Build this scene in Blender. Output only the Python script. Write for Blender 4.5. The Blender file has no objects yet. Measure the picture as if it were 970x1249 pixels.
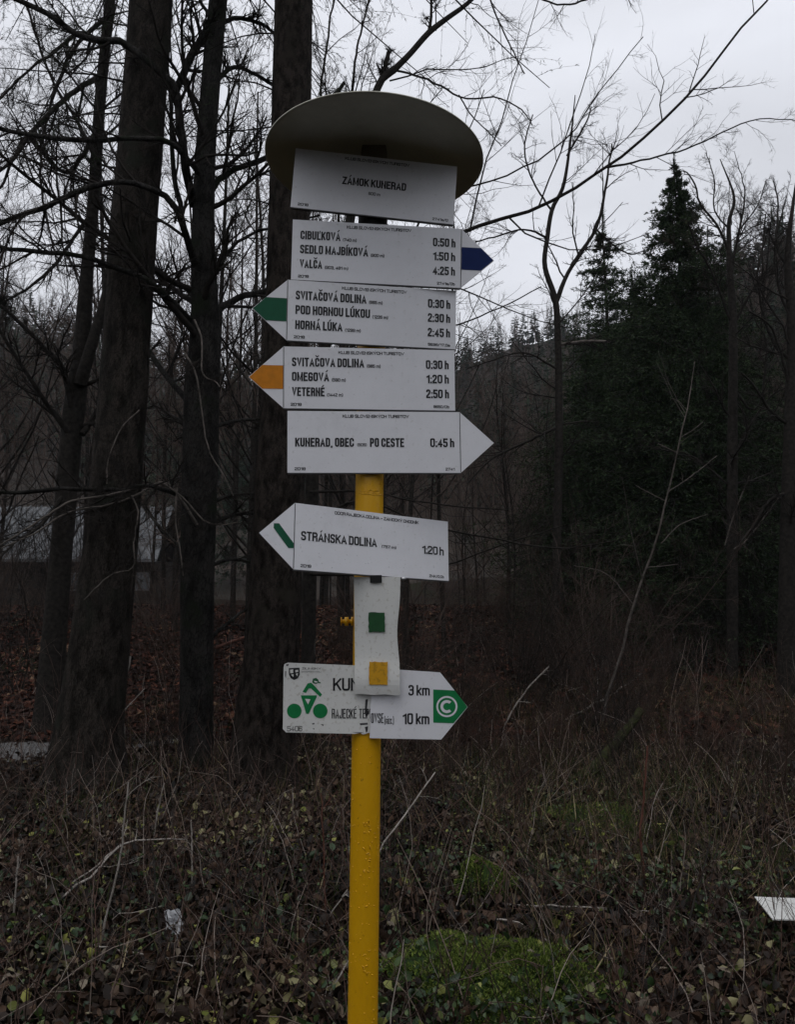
import bpy, math, random
import numpy as np
from mathutils import Vector, Matrix, Euler

random.seed(7)
RNG = np.random.default_rng(7)
S = bpy.context.scene
COL = S.collection
R = math.radians

# ------------------------------------------------------------------ camera, sky, sun, exposure
F, PITCH, EYE = 943.0, R(6), 1.6
cam = bpy.data.objects.new('camera', bpy.data.cameras.new('camera'))
COL.objects.link(cam)
cam.location = (0, 0, EYE)
cam.rotation_euler = (R(90) + PITCH, 0, 0)
cam.data.sensor_fit = 'VERTICAL'
cam.data.sensor_height = 24
cam.data.lens = F / 1249 * 24
cam.data.clip_start = 0.05
cam.data.clip_end = 3000
S.camera = cam

SUN_EL, SUN_ROT = R(68), R(200)
W = bpy.data.worlds.new('World')
S.world = W
W.use_nodes = True
nt = W.node_tree
nt.nodes.clear()
out = nt.nodes.new('ShaderNodeOutputWorld')
bg = nt.nodes.new('ShaderNodeBackground')
sky = nt.nodes.new('ShaderNodeTexSky')
sky.sky_type = 'NISHITA'
sky.sun_disc = False
sky.sun_elevation = SUN_EL
sky.sun_rotation = SUN_ROT
sky.dust_density = 3.0
hs = nt.nodes.new('ShaderNodeHueSaturation')
hs.inputs['Saturation'].default_value = 0.12
mix = nt.nodes.new('ShaderNodeMix'); mix.data_type = 'RGBA'
mix.inputs[0].default_value = 0.9
mix.inputs[7].default_value = (7.3, 7.5, 8.15, 1)          # overcast layer, same for every direction
tc = nt.nodes.new('ShaderNodeTexCoord')
mp = nt.nodes.new('ShaderNodeMapping'); mp.inputs['Scale'].default_value = (1, 1, 3)
nz = nt.nodes.new('ShaderNodeTexNoise'); nz.inputs['Scale'].default_value = 2.2; nz.inputs['Detail'].default_value = 5
rp = nt.nodes.new('ShaderNodeMapRange')
rp.inputs['From Min'].default_value = 0.3; rp.inputs['From Max'].default_value = 0.7
rp.inputs['To Min'].default_value = 0.84; rp.inputs['To Max'].default_value = 1.08
mul = nt.nodes.new('ShaderNodeVectorMath'); mul.operation = 'SCALE'
L = nt.links.new
L(sky.outputs[0], hs.inputs['Color']); L(hs.outputs[0], mix.inputs[6])
L(tc.outputs['Generated'], mp.inputs[0]); L(mp.outputs[0], nz.inputs['Vector']); L(nz.outputs['Fac'], rp.inputs['Value'])
L(mix.outputs[2], mul.inputs[0]); L(rp.outputs[0], mul.inputs['Scale'])
L(mul.outputs[0], bg.inputs['Color']); L(bg.outputs[0], out.inputs[0])
bg.inputs['Strength'].default_value = 0.105
sun = bpy.data.objects.new('sun', bpy.data.lights.new('sun', 'SUN'))
COL.objects.link(sun)
sun.data.energy = 0.5
sun.data.angle = R(40)
sun.data.color = (1.0, 0.98, 0.95)
# sun_rotation is measured clockwise from +Y
sd = Vector((math.sin(SUN_ROT) * math.cos(SUN_EL), math.cos(SUN_ROT) * math.cos(SUN_EL), math.sin(SUN_EL)))
sun.rotation_euler = sd.to_track_quat('Z', 'Y').to_euler()
S.view_settings.view_transform = 'Standard'
S.view_settings.look = 'None'
S.view_settings.gamma = 1
S.view_settings.exposure = 0.19
S.cycles.max_bounces = 6
S.cycles.diffuse_bounces = 3

# ------------------------------------------------------------------ helpers
def at(px, py, Y):
    """photograph pixel + world distance Y -> world point"""
    v = (624.5 - py) / F
    dy = math.cos(PITCH) - v * math.sin(PITCH)
    dz = math.sin(PITCH) + v * math.cos(PITCH)
    t = Y / dy
    return np.array([(px - 485) / F * t, Y, EYE + dz * t])

def smooth(a, b, x):
    t = np.clip((x - a) / (b - a), 0, 1)
    return t * t * (3 - 2 * t)

def _hash(i, j, s):
    v = np.sin(i * 127.1 + j * 311.7 + s * 74.7) * 43758.5453
    return v - np.floor(v)

def vnoise(x, y, s=0):
    x, y = np.asarray(x, float), np.asarray(y, float)
    i, j = np.floor(x), np.floor(y)
    u, v = x - i, y - j
    u, v = u * u * (3 - 2 * u), v * v * (3 - 2 * v)
    return (_hash(i, j, s) * (1 - u) * (1 - v) + _hash(i + 1, j, s) * u * (1 - v)
            + _hash(i, j + 1, s) * (1 - u) * v + _hash(i + 1, j + 1, s) * u * v)

def fbm(x, y, s=0, o=4):
    r, a = 0, 0.5
    for k in range(o):
        r = r + a * vnoise(x * 2 ** k, y * 2 ** k, s + k); a *= .5
    return r

# ridge line of the hills: photo x -> elevation (tan) and distance
RX = np.array([-900, -300, 0, 110, 200, 300, 450, 560, 650, 720, 860, 970, 1300, 1900])
RYP = np.array([400, 385, 425, 452, 485, 480, 470, 452, 425, 420, 375, 350, 330, 360])
RD = np.array([230, 230, 230, 220, 200, 190, 170, 150, 140, 130, 105, 95, 90, 90])

def ridge(px):
    e = (723.5 - np.interp(px, RX, RYP)) / F
    return e, np.interp(px, RX, RD)

def ground(x, y):
    x, y = np.asarray(x, float), np.asarray(y, float)
    g = 0.10 * (fbm(x * .9, y * .9, 3) - .47) * smooth(2.0, 3.5, y) + 0.35 * (fbm(x * .22, y * .22, 9) - .47) * smooth(3, 8, y)
    bank = smooth(9.8, 21, y + .25 * x) * 1.25
    bank = bank - smooth(24, 31, y) * 1.0 * smooth(2, -6, x)
    g = g + bank - 0.10 * smooth(3, 8, y)
    r = np.hypot(x, y)
    px = 485 + F * x / np.maximum(y, 1e-3)
    px = np.where(y < r * .45, np.where(x < 0, -900, 1900), px)
    e, d = ridge(np.clip(px, -900, 1900))
    t = np.clip((r - 38) / (d - 38), 0, 1.35)
    hill = (EYE + e * d) * (t ** 1.25) * np.where(t > 1, 1 - (t - 1) * .8, 1)
    hill = hill + 5 * (fbm(x * .03, y * .03, 5) - .47) * smooth(0, .5, t)
    return g + hill * smooth(-.2, .35, y / np.maximum(r, 1e-3))

def on_ground(px, py, lift=0.):
    lo, hi = 2.2, 60.
    for _ in range(40):
        m_ = (lo + hi) / 2; p = at(px, py, m_)
        if p[2] > float(ground(p[0], m_)) + lift: lo = m_
        else: hi = m_
    return lo

class Acc:
    def __init__(s): s.v = []; s.f3 = []; s.f4 = []; s.r3 = []; s.r4 = []; s.n = 0
    def add(s, v, q=None, t=None, rq=None, rt=None):
        v = np.asarray(v, np.float32).reshape(-1, 3)
        if q is not None and len(q):
            s.f4.append(np.asarray(q, np.int32) + s.n); s.r4.append(np.zeros(len(q)) if rq is None else rq)
        if t is not None and len(t):
            s.f3.append(np.asarray(t, np.int32) + s.n); s.r3.append(np.zeros(len(t)) if rt is None else rt)
        s.v.append(v); s.n += len(v)
    def mesh(s, name, smooth_=False, rnd=False):
        v = np.concatenate(s.v) if s.v else np.zeros((0, 3), np.float32)
        q = np.concatenate(s.f4) if s.f4 else np.zeros((0, 4), np.int32)
        t = np.concatenate(s.f3) if s.f3 else np.zeros((0, 3), np.int32)
        me = bpy.data.meshes.new(name)
        me.vertices.add(len(v)); me.vertices.foreach_set('co', v.ravel())
        me.loops.add(q.size + t.size)
        me.loops.foreach_set('vertex_index', np.concatenate([q.ravel(), t.ravel()]))
        nf = len(q) + len(t)
        me.polygons.add(nf)
        st = np.concatenate([np.arange(len(q)) * 4, q.size + np.arange(len(t)) * 3]).astype(np.int32)
        me.polygons.foreach_set('loop_start', st)
        if smooth_: me.polygons.foreach_set('use_smooth', np.ones(nf, bool))
        if rnd:
            a = me.attributes.new('rnd', 'FLOAT', 'FACE')
            a.data.foreach_set('value', np.concatenate(s.r4 + s.r3).astype(np.float32))
        me.update(calc_edges=True)
        return me

def obj(name, me, m=None, parent=None, label=None, cat=None, group=None, kind=None, loc=None):
    o = bpy.data.objects.new(name, me)
    COL.objects.link(o)
    if m is not None and me is not None and len(me.materials) == 0: me.materials.append(m)
    if parent is not None: o.parent = parent
    if label: o['label'] = label
    if cat: o['category'] = cat
    if group: o['group'] = group
    if kind: o['kind'] = kind
    if loc is not None: o.location = loc
    return o

def thing(name, label, cat, loc=(0, 0, 0), rz=0, group=None):
    o = obj(name, None, label=label, cat=cat, group=group, loc=loc)
    o.rotation_euler.z = rz
    o.empty_display_size = .1
    return o

def unit(a): return a / np.maximum(np.linalg.norm(a, axis=-1, keepdims=True), 1e-9)

def tubes(acc, P, Rd, sides=4, origin=None, rnd=None):
    P = np.asarray(P, float); Rd = np.asarray(Rd, float)
    if P.ndim == 2: P, Rd = P[None], Rd[None]
    if origin is not None: P = P - np.asarray(origin)
    B, N, _ = P.shape
    if B == 0: return
    T = unit(np.gradient(P, axis=1))
    a = np.where(np.abs(T.mean(1)[:, None, 2:3]) < .85, np.array([0, 0, 1.]), np.array([1., 0, 0]))
    U = unit(np.cross(T, a)); V = np.cross(T, U)
    th = np.arange(sides) * 2 * np.pi / sides
    v = P[:, :, None] + Rd[:, :, None, None] * (np.cos(th)[None, None, :, None] * U[:, :, None] + np.sin(th)[None, None, :, None] * V[:, :, None])
    b = (np.arange(B) * N * sides)[:, None, None]
    i = (np.arange(N - 1) * sides)[None, :, None]
    k = np.arange(sides)[None, None, :]; k2 = (k + 1) % sides
    q = np.stack([b + i + k, b + i + k2, b + i + sides + k2, b + i + sides + k], -1).reshape(-1, 4)
    rq = None if rnd is None else np.repeat(rnd, (N - 1) * sides)
    acc.add(v, q=q, rq=rq)

def resample(P, Rd, n):
    P = np.asarray(P, float); Rd = np.asarray(Rd, float)
    d = np.r_[0, np.cumsum(np.linalg.norm(np.diff(P, axis=0), axis=1))]
    # Catmull-Rom through the points, evaluated at n arc-length stations
    m = len(P)
    E_ = np.vstack([2 * P[0] - P[1], P, 2 * P[-1] - P[-2]])
    t = np.interp(np.linspace(0, d[-1], n), d, np.arange(m))
    i = np.minimum(t.astype(int), m - 2); u = (t - i)[:, None]
    p0, p1, p2, p3 = E_[i], E_[i + 1], E_[i + 2], E_[i + 3]
    Q = .5 * (2 * p1 + (p2 - p0) * u + (2 * p0 - 5 * p1 + 4 * p2 - p3) * u ** 2 + (3 * p1 - p0 - 3 * p2 + p3) * u ** 3)
    return Q, np.interp(np.linspace(0, d[-1], n), d, Rd)

def grow(P, Rd, n, tr=(.2, 1), lf=(.3, .5), ang=(30, 60), curl=.12, grav=0., N=5, rf=.6, rmin=.0012, rng=RNG, flat=0., lmin=.05, tip=.35):
    """children for every parent polyline (B,N,3)"""
    B, M, _ = P.shape
    if B == 0: return np.zeros((0, N, 3)), np.zeros((0, N))
    plen = np.linalg.norm(np.diff(P, axis=1), axis=2).sum(1)
    idx = np.repeat(np.arange(B), n)
    t = rng.uniform(tr[0], tr[1], len(idx))
    s = t * (M - 1); i = np.minimum(s.astype(int), M - 2); u = (s - i)[:, None]
    p0 = P[idx, i] * (1 - u) + P[idx, i + 1] * u
    tg = unit(P[idx, i + 1] - P[idx, i])
    r0 = Rd[idx, i] * (1 - u[:, 0]) + Rd[idx, i + 1] * u[:, 0]
    q = rng.normal(size=(len(idx), 3)); q[:, 2] *= (1 - flat)
    q = unit(q - (q * tg).sum(1, keepdims=True) * tg)
    a = np.radians(rng.uniform(ang[0], ang[1], len(idx)))[:, None]
    d = tg * np.cos(a) + q * np.sin(a)
    ln = np.maximum(plen[idx] * rng.uniform(lf[0], lf[1], len(idx)) * (1.05 - .6 * t), lmin)
    st = (ln / (N - 1))[:, None]
    pts = [p0]
    for k in range(N - 1):
        pts.append(pts[-1] + d * st)
        d = unit(d + curl * rng.normal(size=d.shape) + np.array([0, 0, grav]))
    C = np.stack(pts, 1)
    rr = np.maximum(r0 * rf, rmin)
    RR = rr[:, None] * np.linspace(1, tip, N)[None]
    return C, np.maximum(RR, rmin * .55)

def cards(acc, C, D, ln, wd, rnd=None, rng=RNG, up=None):
    """small pointed blades: centre base C, direction D"""
    n = len(C)
    if n == 0: return
    D = unit(D)
    q = rng.normal(size=(n, 3)) if up is None else up + .45 * rng.normal(size=(n, 3))
    U = unit(np.cross(D, q))
    ln = np.broadcast_to(ln, (n,))[:, None]; wd = np.broadcast_to(wd, (n,))[:, None]
    v = np.stack([C, C + D * ln * .45 + U * wd * .5, C + D * ln, C + D * ln * .45 - U * wd * .5], 1)
    acc.add(v, q=np.arange(n * 4).reshape(n, 4), rq=rng.random(n) if rnd is None else rnd)

# ------------------------------------------------------------------ materials
def mat(name, rough=.7, spec=.3, metallic=0):
    m = bpy.data.materials.new(name); m.use_nodes = True
    b = m.node_tree.nodes['Principled BSDF']
    b.inputs['Roughness'].default_value = rough
    b.inputs['Specular IOR Level'].default_value = spec
    b.inputs['Metallic'].default_value = metallic
    return m, m.node_tree.nodes, m.node_tree.links, b

def ramp(n, l, src, stops):
    r = n.new('ShaderNodeValToRGB')
    e = r.color_ramp.elements
    while len(e) > 1: e.remove(e[-1])
    e[0].position = stops[0][0]; e[0].color = (*stops[0][1], 1)
    for p, c in stops[1:]:
        x = e.new(p); x.color = (*c, 1)
    l.new(src, r.inputs[0])
    return r.outputs[0]

def noise(n, l, scale, detail=4, sc=(1, 1, 1), coord='Object', rough=.55):
    t = n.new('ShaderNodeTexCoord'); mpp = n.new('ShaderNodeMapping'); x = n.new('ShaderNodeTexNoise')
    mpp.inputs['Scale'].default_value = sc
    x.inputs['Scale'].default_value = scale; x.inputs['Detail'].default_value = detail; x.inputs['Roughness'].default_value = rough
    l.new(t.outputs[coord], mpp.inputs[0]); l.new(mpp.outputs[0], x.inputs['Vector'])
    return x.outputs['Fac']

def bump(n, l, b, src, st=.4, dist=.01):
    k = n.new('ShaderNodeBump'); k.inputs['Strength'].default_value = st; k.inputs['Distance'].default_value = dist
    l.new(src, k.inputs['Height']); l.new(k.outputs[0], b.inputs['Normal'])

def nmat(name, stops, scale=8, rough=.85, detail=5, sc=(1, 1, 1), bst=.4, bd=.01, spec=.1):
    m, n, l, b = mat(name, rough, spec)
    f = noise(n, l, scale, detail, sc)
    l.new(ramp(n, l, f, stops), b.inputs['Base Color'])
    if bst: bump(n, l, b, f, bst, bd)
    return m

def rmat(name, stops, rough=.7, spec=.3, trans=0.):
    """colour picked per piece from the 'rnd' face attribute"""
    m, n, l, b = mat(name, rough, spec)
    a = n.new('ShaderNodeAttribute'); a.attribute_name = 'rnd'
    c = ramp(n, l, a.outputs['Fac'], stops)
    l.new(c, b.inputs['Base Color'])
    if trans:
        t = n.new('ShaderNodeBsdfTranslucent'); mx = n.new('ShaderNodeMixShader'); mx.inputs[0].default_value = trans
        l.new(c, t.inputs[0]); l.new(b.outputs[0], mx.inputs[1]); l.new(t.outputs[0], mx.inputs[2])
        l.new(mx.outputs[0], n['Material Output'].inputs[0])
    return m

def bark(name, dark, mid, light, sx=9, sz=1.6, bst=.9, bd=.02, lichen=None):
    m, n, l, b = mat(name, .92, .08)
    f = noise(n, l, sx, 7, (1, 1, sz / sx), rough=.65)
    v = n.new('ShaderNodeTexVoronoi'); v.feature = 'DISTANCE_TO_EDGE'; v.inputs['Scale'].default_value = sx * 5.5
    t = n.new('ShaderNodeTexCoord'); mp_ = n.new('ShaderNodeMapping'); mp_.inputs['Scale'].default_value = (1, 1, .38)
    l.new(t.outputs['Object'], mp_.inputs[0])
    ad = n.new('ShaderNodeVectorMath'); ad.operation = 'ADD'
    sc_ = n.new('ShaderNodeMath'); sc_.operation = 'MULTIPLY'; sc_.inputs[1].default_value = .12
    l.new(f, sc_.inputs[0]); l.new(mp_.outputs[0], ad.inputs[0]); l.new(sc_.outputs[0], ad.inputs[1]); l.new(ad.outputs[0], v.inputs['Vector'])
    ms = n.new('ShaderNodeMapRange'); ms.inputs['From Max'].default_value = .12; ms.inputs['To Min'].default_value = .68
    l.new(v.outputs['Distance'], ms.inputs['Value'])
    mm = n.new('ShaderNodeMath'); mm.operation = 'MULTIPLY'
    l.new(f, mm.inputs[0]); l.new(ms.outputs[0], mm.inputs[1])
    c = ramp(n, l, mm.outputs[0], [(.30, dark), (.42, mid), (.56, light)])
    if lichen:
        f2 = noise(n, l, 3.5, 6)
        mr = n.new('ShaderNodeMapRange'); mr.inputs['From Min'].default_value = .55; mr.inputs['From Max'].default_value = .68
        l.new(f2, mr.inputs['Value'])
        mx = n.new('ShaderNodeMix'); mx.data_type = 'RGBA'; mx.inputs[7].default_value = (*lichen, 1)
        l.new(mr.outputs[0], mx.inputs[0]); l.new(c, mx.inputs[6]); c = mx.outputs[2]
    l.new(c, b.inputs['Base Color'])
    bump(n, l, b, mm.outputs[0], 1.0, bd * 1.6)
    return m

def plain(name, c, rough=.5, spec=.4, metallic=0, grain=.06, gs=60, bst=0):
    m, n, l, b = mat(name, rough, spec, metallic)
    f = noise(n, l, gs, 5)
    lo = tuple(x * (1 - grain) for x in c); hi = tuple(min(1, x * (1 + grain)) for x in c)
    l.new(ramp(n, l, f, [(.35, lo), (.65, hi)]), b.inputs['Base Color'])
    if bst: bump(n, l, b, f, bst, .001)
    return m

M = {}
M['bark_spruce'] = bark('bark_spruce', (.006, .005, .004), (.020, .017, .014), (.045, .038, .032), 11, 4, lichen=(.022, .024, .018))
M['bark_brown'] = bark('bark_brown', (.004, .003, .0025), (.017, .0135, .011), (.048, .039, .033), 16, 7, lichen=(.032, .028, .022))
M['bark_beech'] = bark('bark_beech', (.006, .006, .005), (.016, .015, .014), (.036, .034, .031), 7, 3, .5, .012, lichen=(.016, .02, .012))
M['bark_thin'] = nmat('bark_thin', [(.3, (.009, .008, .007)), (.7, (.032, .028, .024))], 20, bst=.2)
M['twig'] = nmat('twig', [(.3, (.010, .009, .008)), (.7, (.034, .029, .025))], 6, bst=0)
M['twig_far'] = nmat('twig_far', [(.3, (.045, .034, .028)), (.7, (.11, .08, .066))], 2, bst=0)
M['twig_pale'] = nmat('twig_pale', [(.3, (.17, .15, .13)), (.7, (.44, .40, .36))], 14, bst=0)
M['twig_brown'] = nmat('twig_brown', [(.3, (.02, .013, .010)), (.7, (.07, .045, .034))], 10, bst=0)
M['twig_mid'] = nmat('twig_mid', [(.3, (.05, .045, .038)), (.7, (.15, .13, .115))], 14, bst=0)
M['twig_red'] = nmat('twig_red', [(.3, (.06, .025, .018)), (.7, (.17, .075, .055))], 14, bst=0)
M['needle'] = rmat('needle', [(0, (.010, .020, .010)), (.5, (.024, .041, .018)), (1, (.048, .070, .030))], .8, .1)
M['needle_far'] = rmat('needle_far', [(0, (.012, .022, .014)), (.6, (.024, .042, .026)), (1, (.045, .065, .042))], .9, .08)
M['litter'] = rmat('litter', [(0, (.006, .005, .004)), (.4, (.020, .012, .008)), (.65, (.050, .027, .016)), (.82, (.092, .054, .033)), (.94, (.14, .115, .085)), (.985, (.19, .155, .115)), (1, (.22, .20, .10))], .55, .22)
M['litter_red'] = rmat('litter_red', [(0, (.010, .006, .005)), (.4, (.038, .015, .011)), (.8, (.095, .036, .022)), (.95, (.15, .065, .04)), (1, (.16, .10, .06))], .8, .12)
M['green_leaf'] = rmat('green_leaf', [(0, (.012, .028, .010)), (.5, (.030, .062, .018)), (.85, (.07, .11, .032)), (.95, (.17, .19, .05)), (1, (.33, .33, .08))], .45, .5, .25)
M['yellow_leaf'] = rmat('yellow_leaf', [(0, (.08, .10, .02)), (.6, (.22, .24, .05)), (1, (.42, .40, .12))], .6, .2, .2)
M['teal_leaf'] = rmat('teal_leaf', [(0, (.03, .09, .045)), (1, (.08, .19, .10))], .6, .2, .2)
M['grass'] = rmat('grass', [(0, (.018, .026, .008)), (.5, (.045, .055, .018)), (.75, (.10, .07, .035)), (.92, (.22, .17, .10)), (1, (.36, .30, .18))], .85, .12)
M['moss'] = rmat('moss', [(0, (.03, .05, .010)), (.5, (.095, .14, .022)), (.9, (.18, .23, .045)), (1, (.28, .29, .10))], .9, .2)
M['moss_core'] = nmat('moss_core', [(.3, (.008, .016, .005)), (.7, (.03, .055, .012))], 30, bst=.5)

# signpost paints
def sign_white(name, base, dirt, spots=.62):
    m, n, l, b = mat(name, .38, .45)
    f = noise(n, l, 7, 8, rough=.7); g = noise(n, l, 120, 3)
    c = ramp(n, l, f, [(.30, tuple(x * .84 for x in base)), (.45, tuple(x * .96 for x in base)), (.6, base)])
    mr = n.new('ShaderNodeMapRange'); mr.inputs['From Min'].default_value = spots; mr.inputs['From Max'].default_value = spots + .12
    l.new(g, mr.inputs['Value'])
    ml = n.new('ShaderNodeMath'); ml.operation = 'MULTIPLY'; ml.inputs[1].default_value = .45; l.new(mr.outputs[0], ml.inputs[0])
    mx = n.new('ShaderNodeMix'); mx.data_type = 'RGBA'; mx.inputs[7].default_value = (*dirt, 1)
    l.new(ml.outputs[0], mx.inputs[0]); l.new(c, mx.inputs[6]); l.new(mx.outputs[2], b.inputs['Base Color'])
    bump(n, l, b, g, .12, .0006)
    return m
M['white'] = sign_white('sign_white', (.80, .80, .83), (.55, .54, .52))
M['white_old'] = sign_white('sign_white_old', (.74, .74, .71), (.38, .35, .28), .56)
M['ink'] = plain('ink', (.012, .012, .014), .45)
M['blue'] = plain('blue_band', (.003, .016, .095), .5, .15)
M['green'] = plain('green_band', (.004, .085, .04), .5, .25)
M['green_dark'] = plain('green_dark', (.01, .10, .035), .5)
M['green_marking'] = plain('green_marking', (.006, .19, .055), .5, .3)
M['orange'] = plain('orange_band', (.58, .20, .006), .5, .25, grain=.10)
M['steel'] = plain('dark_steel', (.03, .03, .03), .5, .4, .6)
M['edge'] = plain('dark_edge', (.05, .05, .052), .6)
M['bracket'] = plain('bracket', (.16, .13, .09), .6)
M['droplet'] = plain('droplet', (.70, .70, .73), .08, .6)
M['zinc'] = plain('zinc', (.5, .5, .5), .3, .5, .9)
def pole_paint():
    m, n, l, b = mat('yellow_paint', .33, .5)
    f = noise(n, l, 5, 8, (1, 1, .5), rough=.7)
    c = ramp(n, l, f, [(.25, (.56, .27, .004)), (.5, (.68, .35, .005)), (.75, (.72, .39, .008))])
    g = noise(n, l, 90, 4, rough=.6)
    mr = n.new('ShaderNodeMapRange'); mr.inputs['From Min'].default_value = .67; mr.inputs['From Max'].default_value = .75
    l.new(g, mr.inputs['Value'])
    mx = n.new('ShaderNodeMix'); mx.data_type = 'RGBA'; mx.inputs[7].default_value = (.20, .09, .012, 1)
    l.new(mr.outputs[0], mx.inputs[0]); l.new(c, mx.inputs[6]); l.new(mx.outputs[2], b.inputs['Base Color'])
    h = noise(n, l, 38, 6, (1, 1, .7))
    bump(n, l, b, h, .35, .002)
    return m
M['yellow'] = pole_paint()
M['yellow_square'] = sign_white('yellow_square', (.70, .36, .02), (.28, .14, .02), .50)
M['green_square'] = plain('green_square', (.012, .075, .022), .6, grain=.15)
def cap_mat():
    m, n, l, b = mat('cap_metal', .55, .3)
    f = noise(n, l, 9, 8, rough=.7)
    c = ramp(n, l, f, [(.3, (.50, .49, .40)), (.7, (.66, .65, .54))])
    w = n.new('ShaderNodeTexWave'); w.wave_type = 'RINGS'; w.rings_direction = 'Z'; w.inputs['Scale'].default_value = 9
    w.inputs['Distortion'].default_value = 1.5
    t = n.new('ShaderNodeTexCoord'); l.new(t.outputs['Object'], w.inputs['Vector'])
    l.new(c, b.inputs['Base Color']); bump(n, l, b, w.outputs['Fac'], .15, .001)
    return m
M['cap'] = cap_mat()
def ground_mat():
    m, n, l, b = mat('forest_floor', .95, .06)
    f = noise(n, l, 9, 10, rough=.7); g = noise(n, l, .55, 5)
    c1 = ramp(n, l, f, [(.25, (.004, .003, .0025)), (.5, (.012, .008, .006)), (.75, (.035, .02, .013))])
    c2 = ramp(n, l, f, [(.25, (.005, .006, .003)), (.5, (.012, .013, .006)), (.75, (.03, .028, .015))])
    mr = n.new('ShaderNodeMapRange'); mr.inputs['From Min'].default_value = .48; mr.inputs['From Max'].default_value = .6
    l.new(g, mr.inputs['Value'])
    mx = n.new('ShaderNodeMix'); mx.data_type = 'RGBA'
    l.new(mr.outputs[0], mx.inputs[0]); l.new(c1, mx.inputs[6]); l.new(c2, mx.inputs[7]); l.new(mx.outputs[2], b.inputs['Base Color'])
    bump(n, l, b, f, .8, .03)
    return m
M['floor'] = ground_mat()
M['hill'] = nmat('hill_soil', [(.3, (.014, .013, .010)), (.55, (.034, .027, .022)), (.75, (.065, .045, .036))], .35, detail=8, bst=.5, bd=.3)
M['gravel'] = nmat('gravel', [(.3, (.05, .048, .046)), (.7, (.19, .187, .185))], 26, bst=.8, bd=.02)

def fast_mesh(name, v, f):
    me = bpy.data.meshes.new(name); me.from_pydata([tuple(p) for p in v], [], f); me.update(); return me

# ------------------------------------------------------------------ ground (one sheet, dense near, coarse far) and hills
def grid_mesh(name, xs, ys, fn):
    X, Y = np.meshgrid(xs, ys)
    Z = fn(X, Y)
    n, m_ = X.shape
    a = Acc(); i = np.arange((n - 1) * m_).reshape(n - 1, m_)[:, :-1].ravel()
    a.add(np.stack([X, Y, Z], -1), q=np.stack([i, i + 1, i + m_ + 1, i + m_], 1))
    return a.mesh(name, True)

xs = np.r_[-420, -300, -220, -160, -120, -90, -66, -48, -36, -28, np.arange(-22, -8, .8), np.arange(-8, 8.01, .1), np.arange(8.8, 22, .8), 28, 36, 48, 66, 90, 120, 160, 220, 300, 420]
ys = np.r_[-400, -200, -90, -40, -20, -10, -5, -2, np.arange(0, 11, .1), np.arange(11, 40, .5), np.arange(40, 260, 4), 300, 400, 600]
gm = grid_mesh('ground', xs, ys, ground)
gm.materials.append(M['floor']); gm.materials.append(M['hill'])
cen = np.zeros(len(gm.polygons) * 3, np.float32); gm.polygons.foreach_get('center', cen); cen = cen.reshape(-1, 3)
gm.polygons.foreach_set('material_index', (np.hypot(cen[:, 0], cen[:, 1]) > 45).astype(np.int32))
obj('ground', gm, kind='structure')

# pale gravel track crossing behind the big trunk
px_ = np.linspace(-9, -2.3, 90)
tv = []; tf = []
for i, x in enumerate(px_):
    c = 8.35 + .12 * (x + 4.4) ** 2 * (x > -4.4) + .10 * math.sin(x * 2.3)
    wd = max(.04, .42 + .12 * math.sin(x * 3.1 + 1) - (.22 * (x + 3.9) if x > -3.9 else 0))
    for j in range(7):
        y = c + wd * (j / 6 * 2 - 1) * (1 + .1 * random.uniform(-1, 1))
        tv.append((x, y, float(ground(x, y)) + .012 + .035 * (1 - abs(j / 3 - 1))))
for i in range(len(px_) - 1):
    for j in range(6): tf.append((i * 7 + j, (i + 1) * 7 + j, (i + 1) * 7 + j + 1, i * 7 + j + 1))
me = fast_mesh('path', tv, tf); me.materials.append(M['gravel'])
obj('path', me, kind='structure')

# ------------------------------------------------------------------ signpost
def rot(yaw, tilt, roll): return Matrix.Rotation(R(yaw), 3, 'Z') @ Matrix.Rotation(R(tilt), 3, 'X') @ Matrix.Rotation(R(roll), 3, 'Y')

def plate(poly, y0, y1, bev=.0):
    """outline in the x-z plane, thickness from y0 (front) to y1"""
    n = len(poly)
    v = [(x, y0, z) for x, z in poly] + [(x, y1, z) for x, z in poly]
    f = [tuple(range(n)), tuple(reversed(range(n, 2 * n)))] + [(i, i + n, (i + 1) % n + n, (i + 1) % n) for i in range(n)]
    return v, f

def plate_obj(name, poly, y0, y1, m, parent, edge=None):
    v, f = plate(poly, y0, y1)
    me = fast_mesh(name, v, f)
    me.materials.append(m)
    if edge is not None:
        me.materials.append(edge)
        for p in me.polygons:
            if p.index >= 1: p.material_index = 1
    return obj(name, me, parent=parent)

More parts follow.
